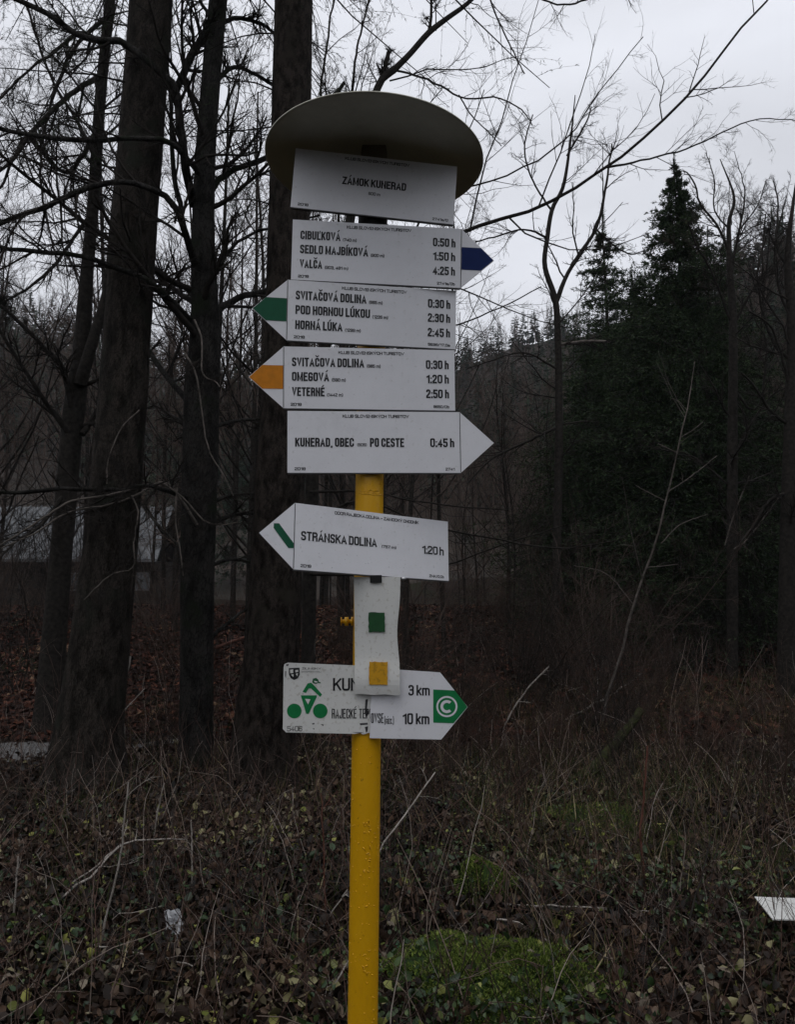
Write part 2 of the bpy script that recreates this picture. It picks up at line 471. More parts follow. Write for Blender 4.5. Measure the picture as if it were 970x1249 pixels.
_C = 'r'
GL = {
 'A': (.52, [[(0, 0), (.5, 1), (1, 0)], [(.2, .27), (.8, .27)]]), 'B': (.44, [[(0, 0), (0, 1), (1, 1, 1), (1, .53, 1), (0, .53)], [(0, 0), (1, 0, 1), (1, .53, 1), (.3, .53)]]),
 'C': (.44, [[(1, .64), (1, 1, 1), (0, 1, 1), (0, 0, 1), (1, 0, 1), (1, .36)]]), 'D': (.44, [[(.0, 0), (0, 1), (1, 1, 1), (1, 0, 1), (0, 0)]]),
 'E': (.38, [[(1, 1), (0, 1), (0, 0), (1, 0)], [(0, .52), (.8, .52)]]), 'G': (.44, [[(1, .70), (1, 1, 1), (0, 1, 1), (0, 0, 1), (1, 0, 1), (1, .46), (.6, .46)]]),
 'H': (.44, [[(0, 0), (0, 1)], [(1, 0), (1, 1)], [(0, .52), (1, .52)]]), 'I': (.0, [[(0, 0), (0, 1)]]), 'J': (.36, [[(1, 1), (1, 0, 1), (0, 0, 1), (0, .3)]]),
 'K': (.46, [[(0, 0), (0, 1)], [(1, 1), (.08, .40)], [(.36, .62), (1, 0)]]), 'L': (.36, [[(0, 1), (0, 0), (1, 0)]]), 'M': (.62, [[(0, 0), (0, 1)], [(1, 0), (1, 1)], [(.04, .98), (.5, .10), (.96, .98)]]),
 'N': (.48, [[(0, 0), (0, 1)], [(1, 0), (1, 1)], [(.03, .97), (.97, .03)]]), 'O': (.44, [[(.5, 1), (0, 1, 1), (0, 0, 1), (1, 0, 1), (1, 1, 1), (.5, 1)]]),
 'P': (.42, [[(0, 0), (0, 1), (1, 1, 1), (1, .44, 1), (0, .44)]]), 'R': (.44, [[(0, 0), (0, 1), (1, 1, 1), (1, .5, 1), (0, .5)], [(.45, .5), (1, .44, 1), (1, 0)]]),
 'S': (.42, [[(1, .74), (1, 1, 1), (0, 1, 1), (0, .56, 1), (1, .46, 1), (1, 0, 1), (0, 0, 1), (0, .26)]]), 'T': (.44, [[(0, 1), (1, 1)], [(.5, 1), (.5, 0)]]),
 'U': (.44, [[(0, 1), (0, 0, 1), (1, 0, 1), (1, 1)]]), 'V': (.50, [[(0, 1), (.5, 0), (1, 1)]]), 'Y': (.50, [[(0, 1), (.5, .42), (1, 1)], [(.5, .42), (.5, 0)]]),
 'Z': (.42, [[(0, 1), (1, 1), (0, 0), (1, 0)]]),
 '1': (.24, [[(0, .80), (1, 1), (1, 0)]]), '2': (.40, [[(0, .72), (0, 1, 1), (1, 1, 1), (1, .62, 1), (0, .16), (0, 0), (1, 0)]]),
 '3': (.40, [[(0, .75), (0, 1, 1), (1, 1, 1), (1, .54, 1), (.35, .54)], [(.6, .54), (1, .54, 1), (1, 0, 1), (0, 0, 1), (0, .25)]]),
 '4': (.44, [[(.72, 0), (.72, 1), (0, .26), (1, .26)]]), '5': (.40, [[(1, 1), (0, 1), (0, .56), (1, .60, 1), (1, 0, 1), (0, 0, 1), (0, .25)]]),
 '6': (.40, [[(1, .76), (1, 1, 1), (0, 1, 1), (0, 0, 1), (1, 0, 1), (1, .56, 1), (0, .56)]]), '7': (.40, [[(0, 1), (1, 1), (.35, 0)]]),
 '8': (.40, [[(.5, 1), (0, 1, 1), (0, 0, 1), (1, 0, 1), (1, 1, 1), (.5, 1)], [(0, .54), (1, .54)]]),
 '9': (.40, [[(0, .24), (0, 0, 1), (1, 0, 1), (1, 1, 1), (0, 1, 1), (0, .44, 1), (1, .44)]]),
 'h': (.36, [[(0, 0), (0, 1)], [(0, .55), (.0, .66, 0), (1, .68, 1), (1, 0)]]), 'k': (.36, [[(0, 0), (0, 1)], [(1, .68), (.08, .28)], [(.35, .42), (1, 0)]]),
 'm': (.66, [[(0, 0), (0, .68), (.5, .68, 1), (.5, 0)], [(.5, .5), (.5, .68), (1, .68, 1), (1, 0)]]), 'c': (.34, [[(1, .48), (1, .68, 1), (0, .68, 1), (0, 0, 1), (1, 0, 1), (1, .2)]]),
 'r': (.22, [[(0, 0), (0, .68)], [(0, .5), (.3, .68), (1, .68)]]), 'z': (.32, [[(0, .68), (1, .68), (0, 0), (1, 0)]]),
 'a': (.34, [[(0, .5), (0, .68, 1), (1, .68, 1), (1, 0)], [(1, .38), (0, .38, 1), (0, 0, 1), (1, 0)]]), 'b': (.34, [[(0, 0), (0, 1)], [(0, .68), (1, .68, 1), (1, 0, 1), (0, 0)]]),
 ':': (.0, [[(0, .0), (0, .15)], [(0, .55), (0, .70)]]), '.': (.0, [[(0, .0), (0, .06)]]), ',': (.02, [[(1, .04), (0, -.14)]]), ';': (.02, [[(1, .04), (0, -.14)], [(1, .58), (1, .62)]]),
 '(': (.10, [[(1, 1.05), (0, .7), (0, .2), (1, -.15)]]), ')': (.10, [[(0, 1.05), (1, .7), (1, .2), (0, -.15)]]), '/': (.28, [[(0, -.05), (1, 1.05)]]), '–': (.36, [[(0, .42), (1, .42)]]),
}
ACC_ = {'0': 'O', 'Á': 'A', 'Í': 'I', 'Ý': 'Y', 'É': 'E', 'Ú': 'U', 'Ž': 'Z', 'Č': 'C', 'Ľ': 'L', 'á': 'a'}

THIN = {'N': 2, 'M': 2}

def stroke(pts, t, rho):
    """rounded path -> left/right outline with mitred joints"""
    P = []
    for i, p in enumerate(pts):
        c = np.array(p[:2], float)
        if len(p) > 2 and p[2] and 0 < i < len(pts) - 1:
            a = np.array(pts[i - 1][:2]) - c; b = np.array(pts[i + 1][:2]) - c
            la, lb = np.linalg.norm(a), np.linalg.norm(b); r = min(rho, la * .49, lb * .49)
            p0, p2 = c + a / la * r, c + b / lb * r
            for u in np.linspace(0, 1, 7): P.append((1 - u) ** 2 * p0 + 2 * u * (1 - u) * (c * .92 + (p0 + p2) * .04) + u * u * p2)
        else: P.append(c)
    P = np.array(P)
    k = np.r_[True, np.linalg.norm(np.diff(P, axis=0), axis=1) > 1e-5]; P = P[k]
    d = np.diff(P, axis=0); d /= np.linalg.norm(d, axis=1)[:, None]
    e0 = not (abs(d[0][1]) > .8 and 1e-3 < pts[0][3] < .999) if len(pts[0]) > 3 else True
    e1 = not (abs(d[-1][1]) > .8 and 1e-3 < pts[-1][3] < .999) if len(pts[-1]) > 3 else True
    if e0: P[0] -= d[0] * t * .5
    if e1: P[-1] += d[-1] * t * .5
    n = np.stack([-d[:, 1], d[:, 0]], 1); Lf = []
    for i in range(len(P)):
        if i == 0: m_ = n[0]
        elif i == len(P) - 1: m_ = n[-1]
        else:
            m_ = n[i - 1] + n[i]; q = np.linalg.norm(m_)
            m_ = n[i] if q < .2 else m_ / q / max((m_ / q) @ n[i], .42)
        Lf.append(m_ * t / 2)
    Lf = np.array(Lf)
    return P + Lf, P - Lf

def lettering(parent, text, x, z, cap, width=None, align='L', m=None, fat=None, off=None, y=-.0020, t=None):
    t = t or (.188 if cap > .012 else .18)
    """condensed print built stroke by stroke, sized in metres"""
    V, Fc, cur, k = [], [], 0., 0
    sp = .045 + .08 * t
    ws = [GL[ACC_.get(c, c)][0] for c in text if c != ' ']; nsp = text.count(' ')
    wk = 1.; gap = .20 if cap > .012 else .32
    if width:
        wk = (width / cap - len(ws) * t - (len(ws) - 1) * sp - nsp * gap) / max(sum(ws), .1)
        wk = float(np.clip(wk, .38, 1.5))
    for ch in text:
        if ch == ' ': cur += gap; continue
        base = ACC_.get(ch, ch)
        w, paths = GL[base]; w = w * wk
        ps = [([(cur + t / 2 + q[0] * w, t / 2 + q[1] * (1 - t), q[2] if len(q) > 2 else 0, q[1]) for q in p], True) for p in paths]
        cx = cur + t / 2 + w / 2
        hi = 1.0 if base.isupper() else .76
        if ch in 'ÁÍÝÉÚá': ps.append(([(cx - .03, hi + .10), (cx + .09, hi + .24)], False))
        if ch in 'ŽČ': ps.append(([(cx - .14, hi + .24), (cx, hi + .12), (cx + .14, hi + .24)], False))
        if ch == 'Ľ': ps.append(([(cur + t + w * .62, 1.02), (cur + t + w * .5, .80)], False))
        for pi_, (p, clip) in enumerate(ps):
            tt = (t * (.5 if base == 'N' else .6) if THIN.get(base) == pi_ else t) if clip else t * .62
            Lp, Rp = stroke(p, tt, .17)
            if clip and base not in '(),;/': Lp[:, 1] = np.clip(Lp[:, 1], 0, 1); Rp[:, 1] = np.clip(Rp[:, 1], 0, 1)
            b = len(V)
            for a_, b_ in zip(Lp, Rp): V += [(a_[0], k, a_[1]), (b_[0], k, b_[1])]
            Fc += [(b + 2 * i, b + 2 * i + 1, b + 2 * i + 3, b + 2 * i + 2) for i in range(len(Lp) - 1)]
            k = (k + 1) % 4
        cur += w + t + sp
    V = np.array(V, float); x0, x1 = V[:, 0].min(), V[:, 0].max()
    kx = width / (x1 - x0) if width else cap; w = (x1 - x0) * kx
    X = (V[:, 0] - x0) * kx + {'L': x, 'C': x - w / 2, 'R': x - w}[align]
    me = fast_mesh('lettering', np.stack([X, y - .00003 * V[:, 1], V[:, 2] * cap + z - cap / 2], 1).tolist(), Fc)
    me.materials.append(m or M['ink'])
    return obj('lettering', me, parent=parent)

def bar(name, x0, x1, z0, z1, parent, m, y=-.0022):
    return obj(name, fast_mesh(name, [(x0, y, z0), (x1, y, z0), (x1, y, z1), (x0, y, z1)], [(0, 1, 2, 3)]), m, parent)

def pole_x(z): return -.0703 + (z - .7353) / (2.6068 - .7353) * (.0703 - .0540)
PY = 1.66

post = thing('signpost', 'yellow painted steel post carrying hiking signs under a round metal cap', 'signpost', (pole_x(0), PY, 0))
a = Acc()
zz = np.r_[np.linspace(-.3, 2.565, 60)]
P_ = np.stack([np.array([pole_x(z) for z in zz]) - pole_x(0), 0 * zz, zz], 1)
tubes(a, P_, np.full(len(zz), .0305), 40)
obj('pole', a.mesh('pole', True), M['yellow'], post)
a = Acc(); zz = np.array([2.392, 2.393, 2.48, 2.56]); tubes(a, np.stack([np.array([pole_x(z) for z in zz]) - pole_x(0), 0 * zz, zz], 1), np.array([.0306, .0328, .0328, .0328]), 32)
obj('mounting_sleeve', a.mesh('mounting_sleeve', True), M['steel'], post)
# weld scars and paint runs on the pole
a = Acc()
for zc, n_, cx in ((1.09, 16, .004), (1.812, 26, 0), (.86, 8, .012)):
    for k in range(n_):
        th = R(-90) + random.uniform(-.9, .9) * (1 if zc > 1.5 else .28)
        th += R(4) if zc < 1.5 else 0
        z = zc + random.uniform(-.004, .006) if zc > 1.5 else zc + random.uniform(-.05, .05)
        x = pole_x(z) - pole_x(0)
        r = .0302
        p0 = np.array([x + r * math.cos(th), r * math.sin(th), z])
        q = []
        for s in range(5):
            th2 = th + s * random.uniform(.02, .07) * (3 if zc > 1.5 else 1)
            q.append([x + r * math.cos(th2), r * math.sin(th2), z + random.uniform(-.002, .002) - (0 if zc > 1.5 else s * .0022 * random.uniform(-.3, 1))])
        tubes(a, np.array(q), np.array([.0006, .0011, .0013, .0011, .0005]), 6)
obj('paint_run', a.mesh('paint_run', True), M['yellow'], post, kind='stuff')
# droplets and blisters
a = Acc()
for k in range(150):
    z = random.uniform(.72, 1.32) if k < 120 else random.uniform(1.78, 1.85)
    th = R(-90) + random.uniform(-1.3, 1.3)
    x = pole_x(z) - pole_x(0); r = .0300
    c = np.array([x + r * math.cos(th), r * math.sin(th), z]); nrm = np.array([math.cos(th), math.sin(th), 0])
    h = random.uniform(.0008, .0018)
    tubes(a, np.array([c - nrm * h, c + nrm * h * .2, c + nrm * h * .9, c + nrm * h * 1.3]), np.array([h, h, h * .7, h * .05]), 6)
obj('blister', a.mesh('blister', True), M['yellow'], post, kind='stuff')
# round cap
CAPC = np.array([-.0522, 1.66, 2.5742]); CR = .2456
prof = [(0, .030), (.05, .030), (.12, .022), (.19, .010), (CR - .006, .001), (CR, -.002), (CR, -.0045), (CR - .006, -.0045), (.19, .004), (.12, .014), (.052, .022), (.05, .018), (0, .018)]
v = []; f = []; ns = 96
for r_, h_ in prof:
    for k in range(ns):
        t_ = 2 * math.pi * k / ns; r = max(r_, .0005)
        x, y = r * math.cos(t_), r * math.sin(t_)
        v.append((x, y, h_ + x * -.031 + y * -.012))
for i in range(len(prof) - 1):
    for k in range(ns): f.append((i * ns + k, i * ns + (k + 1) % ns, (i + 1) * ns + (k + 1) % ns, (i + 1) * ns + k))
me = fast_mesh('round_cap', v, f)
for p in me.polygons: p.use_smooth = True
o = obj('round_cap', me, M['cap'], post, loc=tuple(CAPC - np.array([pole_x(0), PY, 0])))
bv, bf = plate([(-.029, -.05), (.029, -.05), (.029, .0), (.026, .017), (-.026, .017), (-.029, 0)], -.036, .034)
o2 = obj('cap_bracket', fast_mesh('cap_bracket', bv, bf), M['bracket'], post, loc=tuple(CAPC - np.array([pole_x(0), PY, 0])))
# clamp bolt sticking out at the left
a = Acc()
c = at(432, 758, PY) - np.array([pole_x(0), PY, 0])
for x0, x1, r, s in ((-.012, .004, .0045, 10), (-.020, -.012, .0105, 6), (-.006, -.002, .0095, 16), (-.027, -.020, .0045, 10), (-.028,-.0265,.010,6)):
    tubes(a, np.array([[x0, 0, 0], [x0 + 1e-5, 0, 0], [x1 - 1e-5, 0, 0], [x1, 0, 0]]) + c, np.array([1e-4, r, r, 1e-4]), s)
obj('clamp_bolt', a.mesh('clamp_bolt'), M['yellow'], post)

def clamp(parent, w=.034, h=.03, z=0):
    cv, cf = plate([(-w, z - h / 2), (w, z - h / 2), (w, z + h / 2), (-w, z + h / 2)], .002, .014)
    me = fast_mesh('clamp', cv, cf)
    return obj('clamp', me, M['steel'], parent)

BW, BH = .370, .133
def hiking_sign(idx, label, cx, cz, yaw, tilt, roll, w, h, arrow, band, lines, head='KLUB SLOVENSKÝCH TURISTOV', year='2018', code='', hx=(-.068, .074)):
    t = thing('hiking_sign', label, 'sign', (cx, 1.62, cz), group='white hiking signs on the yellow post')
    t.rotation_euler = rot(yaw, tilt, roll).to_euler()
    aw = .0735
    x0, x1, z0, z1 = -w / 2, w / 2, -h / 2, h / 2
    if arrow == 'R': poly = [(x0, z0), (x1, z0), (x1 + aw, -.001), (x1, z1), (x0, z1)]
    elif arrow == 'L': poly = [(x0, z0), (x1, z0), (x1, z1), (x0, z1), (x0 - aw, -.001)]
    else: poly = [(x0, z0), (x1, z0), (x1, z1), (x0, z1)]
    plate_obj('panel', poly, -.0015, .0015, M['white'], t, M['edge'])
    # rolled lower lip in dark steel
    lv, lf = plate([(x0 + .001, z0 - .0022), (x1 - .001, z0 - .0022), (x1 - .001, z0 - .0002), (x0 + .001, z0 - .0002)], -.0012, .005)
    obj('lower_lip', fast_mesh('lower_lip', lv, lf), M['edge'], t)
    s = 1 if arrow == 'R' else -1
    if arrow:
        xe = x1 if arrow == 'R' else x0
        bar('divider', xe - .0007, xe + .0007, z0 + .001, z1 - .001, t, M['ink'])
        if band:
            k = .19 * h if band[0] != 'diag' else 0
            if k:
                xi = xe + s * .0011; xo = xe + s * aw * (1 - k / (h / 2)) - s * .001; xt = xe + s * (aw - .0015)
                pts = [(xi, -k), (xo, -k), (xt, -.001), (xo, k), (xi, k)]
                o = obj('arrow_band', fast_mesh('arrow_band', [(x, -.0021, z) for x, z in pts], [tuple(range(5))]), M[band[0]], t)
            else:
                pts = [(-.2306, .0206), (-.2197, .0217), (-.1874, -.0150), (-.1874, -.0246), (-.1985, -.0255), (-.2306, .0115)]
                o = obj('arrow_band', fast_mesh('arrow_band', [(x, -.0021, z) for x, z in pts], [tuple(range(6))]), M[band[1]], t)
    if head: lettering(t, head, (hx[0] + hx[1]) / 2, z1 - .0105, .0068, hx[1] - hx[0], 'C', fat=.0003)
    for ln in lines: lettering(t, *ln[:5], **(ln[5] if len(ln) > 5 else {}))
    if year: lettering(t, year, x0 + .015, z0 + .0085, .0062, .023, 'L', fat=.0002)
    if code: lettering(t, code, x1 - .013, z0 + .0080, .0060, .0058 * len(code) * .85, 'R', fat=.0002)
    c_ = clamp(t, .036, .04)
    g = np.random.default_rng(900 + idx); a = Acc()
    for _ in range(70 if idx == 6 else 14):
        r = g.uniform(.0006, .0014 if idx == 6 else .0010); c = np.array([g.uniform(x0 + .01, x1 - .01), -.0014, g.uniform(z0 + .006, z1 - .006)])
        tubes(a, np.array([c, c + [0, -.45 * r, 0], c + [0, -.8 * r, 0], c + [0, -.95 * r, 0]]), np.array([r, r * .85, r * .5, r * .05]), 7)
    obj('droplets', a.mesh('droplets', True), M['droplet'], t, kind='stuff')
    return t

def rows(w, h, items):
    """items: (name, name width, small note, time); rows spaced like the printed signs"""
    res = []
    zs = {3: (.0335, .0020, -.0305), 1: (.0,)}[len(items)]
    for (nm, wd, note, tm), z in zip(items, zs):
        res.append((nm, -w / 2 + .0175, z, .0192, wd, {}))
        if note: res.append((note, -w / 2 + .018 + wd + .005, z - .0058, .0070, .0054 * len(note) * .78, {'fat': .0002}))
        res.append((tm, w / 2 - .013, z, .0192, .050, {'align': 'R'}))
    return res

hiking_sign(1, 'topmost white nameplate under the round cap reading ZÁMOK KUNERAD', -.0500, 2.4910, 4.9, -.8, 4.0, .359, .137, None, None,
            [('ZÁMOK KUNERAD', -.002, .006, .0180, .142, {'align': 'C'}), ('600 m', 0, -.018, .0072, .026, {'align': 'C', 'fat': .0004})], code='2741a/0', hx=(-.070, .073))
hiking_sign(2, 'white arrow sign pointing right with blue band, headed by CIBUĽKOVÁ', -.0445, 2.3363, 4.5, 1.4, 1.1, .370, .134, 'R', ('blue',),
            rows(.37, .134, [('CIBUĽKOVÁ', .087, '(740 m)', '0:50 h'), ('SEDLO MAJBÍKOVÁ', .148, '(900 m)', '1:50 h'), ('VALČA', .049, '(903; 481 m)', '4:25 h')]), code='2741a/0b')
hiking_sign(3, 'white arrow sign pointing left with green band, listing HORNÁ LÚKA', -.0533, 2.1985, 9.0, 2.5, .2, .368, .131, 'L', ('green',),
            rows(.368, .131, [('SVITAČOVÁ DOLINA', .152, '(665 m)', '0:30 h'), ('POD HORNOU LÚKOU', .160, '(1235 m)', '2:30 h'), ('HORNÁ LÚKA', .101, '(1299 m)', '2:45 h')]), code='5638/17,0a')
hiking_sign(4, 'white arrow sign pointing left with orange band, listing OMEGOVÁ and VETERNÉ', -.0588, 2.0573, 6.0, 1.5, -.6, .368, .133, 'L', ('orange',),
            rows(.368, .133, [('SVITAČOVA DOLINA', .154, '(665 m)', '0:30 h'), ('OMEGOVÁ', .079, '(590 m)', '1:20 h'), ('VETERNÉ', .069, '(1442 m)', '2:50 h')]), code='8650/0b')
hiking_sign(5, 'white arrow sign pointing right with plain tip, reading KUNERAD, OBEC PO CESTE', -.0488, 1.9196, 4.8, .6, -.7, .368, .132, 'R', None,
            [('KUNERAD, OBEC', -.168, -.001, .0192, .124, {}), ('(505)', -.037, -.006, .0062, .020, {'fat': .0002}), ('PO CESTE', -.010, -.001, .0192, .073, {}), ('0:45 h', .171, -.001, .0192, .052, {'align': 'R'})], code='2741')
hiking_sign(6, 'tilted lowest white arrow sign pointing left with dark green slash, STRÁNSKA DOLINA', -.0463, 1.7028, 32, -5, 3, .373, .133, 'L', ('diag', 'green'),
            [('STRÁNSKA DOLINA', -.172, .002, .0185, .175, {}), ('(757 m)', .014, -.004, .0062, .036, {'fat': .0002}), ('1:20 h', .174, -.002, .0185, .058, {'align': 'R'})],
            head='OOCR RAJECKÁ DOLINA – ZÁMOCKÝ CHODNÍK', year='2019', code='ZMK/0,0b', hx=(-.098, .108))

# white marker board bent round the pole
t = thing('marker_board', 'narrow white trail marker board with green and yellow squares, bolted to the pole', 'marker board', (-.0417, 1.612, 1.5137))
t.rotation_euler = rot(-6.1, 2.4, .1).to_euler()
v = []; f = []; nz_, nx_ = 24, 12
for side in (0, 1):
    for i in range(nz_ + 1):
        for j in range(nx_ + 1):
            z = -.120 + .240 * i / nz_; u = j / nx_
            s = i / nz_
            xl = -.046 - .003 * s; xr = .047 - .0065 * math.exp(-((s - .52) / .22) ** 2) + .001 * s
            x = xl + (xr - xl) * u
            yb = -.006 * math.exp(-((s - .1) / .15) ** 2) + .004 * (u - .5) ** 2
            edge = .0008 * math.sin(i * 2.7 + j) if i in (0,) else 0
            v.append((x, yb + (.003 if side else 0), z + edge))
n1 = (nz_ + 1) * (nx_ + 1)
for i in range(nz_):
    for j in range(nx_):
        q = i * (nx_ + 1) + j
        f.append((q, q + 1, q + nx_ + 2, q + nx_ + 1)); f.append((n1 + q, n1 + q + nx_ + 1, n1 + q + nx_ + 2, n1 + q + 1))
for i in range(nz_):
    for j in (0, nx_):
        q = i * (nx_ + 1) + j; f.append((q, q + nx_ + 1, n1 + q + nx_ + 1, n1 + q))
for j in range(nx_):
    for i in (0, nz_):
        q = i * (nx_ + 1) + j; f.append((q, q + 1, n1 + q + 1, n1 + q))
obj('board', fast_mesh('board', v, f), M['white_old'], t)
def ragged(name, cx, cz, w, h, m, parent, y):
    pts = []
    for (ax, az, bx, bz) in ((-1, -1, 1, -1), (1, -1, 1, 1), (1, 1, -1, 1), (-1, 1, -1, -1)):
        for k in range(7):
            u = k / 7
            pts.append((cx + (ax + (bx - ax) * u) * w / 2 + random.uniform(-.0008, .0008), y, cz + (az + (bz - az) * u) * h / 2 + random.uniform(-.0008, .0008)))
    return obj(name, fast_mesh(name, pts, [tuple(range(len(pts)))]), m, parent)
ragged('painted_square', -.001, .027, .034, .040, M['green_square'], t, -.0026).rotation_euler = (0, 0, 0)
ragged('painted_square', .003, -.076, .038, .046, M['yellow_square'], t, -.0075)['label'] = 'worn yellow painted square'
a = Acc()
tubes(a, np.array([[0, -.004, 0], [0, -.0041, 0], [0, .02, 0]]) + np.array([.054, 0, .116]), np.array([1e-4, .004, .004]), 8)
obj('bolt_head', a.mesh('bolt_head'), M['zinc'], t)
bar('top_clamp', -.0145, .010, .108, .124, t, M['steel'], -.004)

# cycle route sign: two overlapping plates
t = thing('cycle_route_sign', 'white cycle route sign with green cyclist and arrow end, split in two plates', 'sign', (-.065, 1.628, 1.38))
def rounded(x0, x1, z0, z1, r, corners):
    pts = []
    for (cx, cz, a0, on) in ((x0 + r, z0 + r, 180, corners[0]), (x1 - r, z0 + r, 270, corners[1]), (x1 - r, z1 - r, 0, corners[2]), (x0 + r, z1 - r, 90, corners[3])):
        if on:
            for k in range(5): pts.append((cx + r * math.cos(R(a0 + 22.5 * k)), cz + r * math.sin(R(a0 + 22.5 * k))))
        else:
            pts.append((cx + (-r if a0 in (180, 90) else r), cz + (-r if a0 in (180, 270) else r)))
    return pts
def on_plane(px, py, Y0=1.628):
    p = at(px, py, Y0); return (float(p[0] + .065), float(p[2] - 1.38))
# left (old) plate: work in its own frame via photo pixels
lp = [(348.5, 889.5), (352, 893), (440, 895), (444, 891), (446, 896), (450, 888), (449, 876), (452, 860), (450, 845), (453, 812), (351, 808), (346.3, 811), (346, 815), (344.5, 886)]
lp = [(345, 889), (349, 893.2), (432, 895), (440, 894), (443, 896), (449, 894), (455, 893), (456, 812.5), (351, 808.2), (347, 810), (346, 814)]
plate_obj('sign_plate', [on_plane(*p) for p in reversed(lp)][::-1], -.0012, .0012, M['white_old'], t, M['edge'])
rp_ = [(451, 899.8), (538.2, 901.6), (570.5, 862), (536.9, 819.8), (478, 816), (452, 813.4), (453, 850), (451.5, 872), (452, 885)]
o = plate_obj('sign_plate', [on_plane(*p) for p in rp_], -.0052, -.0030, M['white'], t, M['edge'])
o['label'] = 'cleaner right half with the arrow point'
def flat(name, pts, m, y=-.0018, par=t):
    q = [on_plane(*p) for p in pts]
    return obj(name, fast_mesh(name, [(x, y, z) for x, z in q], [tuple(range(len(q)))]), m, par)
def disk(cx, cy, r, n=28): return [(cx + r * math.cos(2 * math.pi * k / n), cy - r * math.sin(2 * math.pi * k / n)) for k in range(n)]
c4 = lambda X, Y: (340 + X / 4.042, 795 + Y / 4.042)
G = M['green_marking']
flat('pictogram', disk(*c4(77, 291), 8.9), G)
flat('pictogram', disk(*c4(205, 291), 8.9), G)
flat('pictogram', [c4(118, 197), c4(143, 155), c4(160, 152), c4(176, 166), c4(214, 210), c4(205, 222), c4(160, 180), c4(148, 180), c4(134, 202)], G)
flat('pictogram', [c4(109, 214), c4(188, 214), c4(188, 222), c4(148, 305), c4(136, 305)], G, -.0018)
flat('pictogram', [c4(130, 231), c4(157, 233), c4(145, 259)], M['white_old'], -.0021)
flat('pictogram', [c4(166, 148), c4(169, 132), c4(184, 128), c4(196, 137), c4(197, 146), c4(208, 151), c4(206, 155), c4(194, 152), c4(186, 157), c4(172, 155)], M['green_dark'], -.0018)
flat('pictogram', [c4(176, 142), c4(192, 146), c4(190, 151), c4(176, 150)], M['white_old'], -.0021)
# crest with its split shield and small writing beside it
flat('crest', [c4(50, 80), c4(103, 78), c4(104, 112), c4(94, 130), c4(77, 138), c4(60, 130), c4(51, 112)], M['ink'])
for q in ([(56, 88), (72, 86), (72, 104), (57, 106)], [(82, 90), (96, 88), (97, 98), (83, 101)], [(60, 112), (74, 110), (73, 124)], [(84, 108), (95, 105), (92, 120)]):
    flat('crest', [c4(*p) for p in q], M['white_old'], -.0021)
def L2(text, X, Y, cap, w, m=None, y=-.0018, fat=.0, par=t, off=.0):
    x, z = on_plane(*c4(X, Y)); s = 1.63 / F / 4.042
    return lettering(par, text, x, z, cap * s, w * s, 'L', m, fat, off, y, .16 if cap > 48 else .105)
L2('ŽILINSKÝ', 114, 82, 9, 95); L2('SAMOSPRÁVNY KRAJ', 112, 98, 7, 95, fat=.0002)
L2('KUN', 268, 160, 60, 128, fat=.0003, off=.01)
L2('RAJECKÉ TEPL', 262, 304, 46, 196, fat=.0002)
L2('5406', 42, 378, 24, 72, fat=.0002)
YR = -.0056
L2('OVSE', 456, 325, 46, 60, y=YR, fat=.0002); L2('(rázc.)', 521, 335, 36, 46, y=YR)
L2('3 km', 640, 188, 50, 103, y=YR, fat=.0003, off=.015); L2('10 km', 610, 328, 52, 130, y=YR, fat=.0003, off=.015)
flat('arrow_marking', [c4(762, 184), c4(868, 189), c4(930, 270), c4(862, 350), c4(762, 347)][::-1], G, YR)
ring = []; n_ = 40
def annulus(cx, cy, r0, r1, a0, a1, m, y):
    v = []; f = []
    for k in range(n_ + 1):
        th = R(a0 + (a1 - a0) * k / n_)
        for r in (r0, r1):
            x, z = on_plane(*c4(cx + r * math.cos(th), cy - r * math.sin(th))); v.append((x, y, z))
    for k in range(n_): f.append((2 * k, 2 * k + 1, 2 * k + 3, 2 * k + 2))
    obj('arrow_marking', fast_mesh('arrow_marking', v, f), m, t)
annulus(829, 268, 43, 52, 0, 360, M['white'], YR - .0003)
annulus(829, 268, 18, 32, 48, 312, M['white'], YR - .0003)
# dirt streaks and chipped tape at the seam
for q in ([(428, 235), (440, 232), (436, 280), (444, 300), (432, 330), (424, 300)], [(400, 352), (438, 349), (440, 358), (402, 361)], [(425, 370), (441, 366), (438, 392), (431, 398)], [(360, 395), (420, 397), (400, 401)], [(32, 95), (37, 96), (36, 130), (32, 120)], [(165, 352), (177, 350), (176, 357), (166, 358)], [(166, 378), (176, 377), (176, 383)], [(36, 62), (50, 60), (48, 68), (38, 70)], [(207,355),(222,358),(219,366)]):
    flat('grime', [c4(*p) for p in q], M['rust'] if 'rust' in M else M['edge'], -.0016)

# ------------------------------------------------------------------ trees: limbs traced where they stand
def pxline(pts, Y0, Y1=None, pw=1.):
    """pts: (px, py, thickness px) -> world polyline with radii; depth runs Y0..Y1"""
    Y1 = Y0 if Y1 is None else Y1
    P, Q = [], []
    for i, p in enumerate(pts):
        Y = Y0 + (Y1 - Y0) * (i / (len(pts) - 1)) ** pw
        w = at(p[0], p[1], Y); P.append(w)
        dist = w[1] * math.cos(PITCH) + (w[2] - EYE) * math.sin(PITCH)
        Q.append(p[2] * dist / F / 2)
    return np.array(P), np.array(Q)

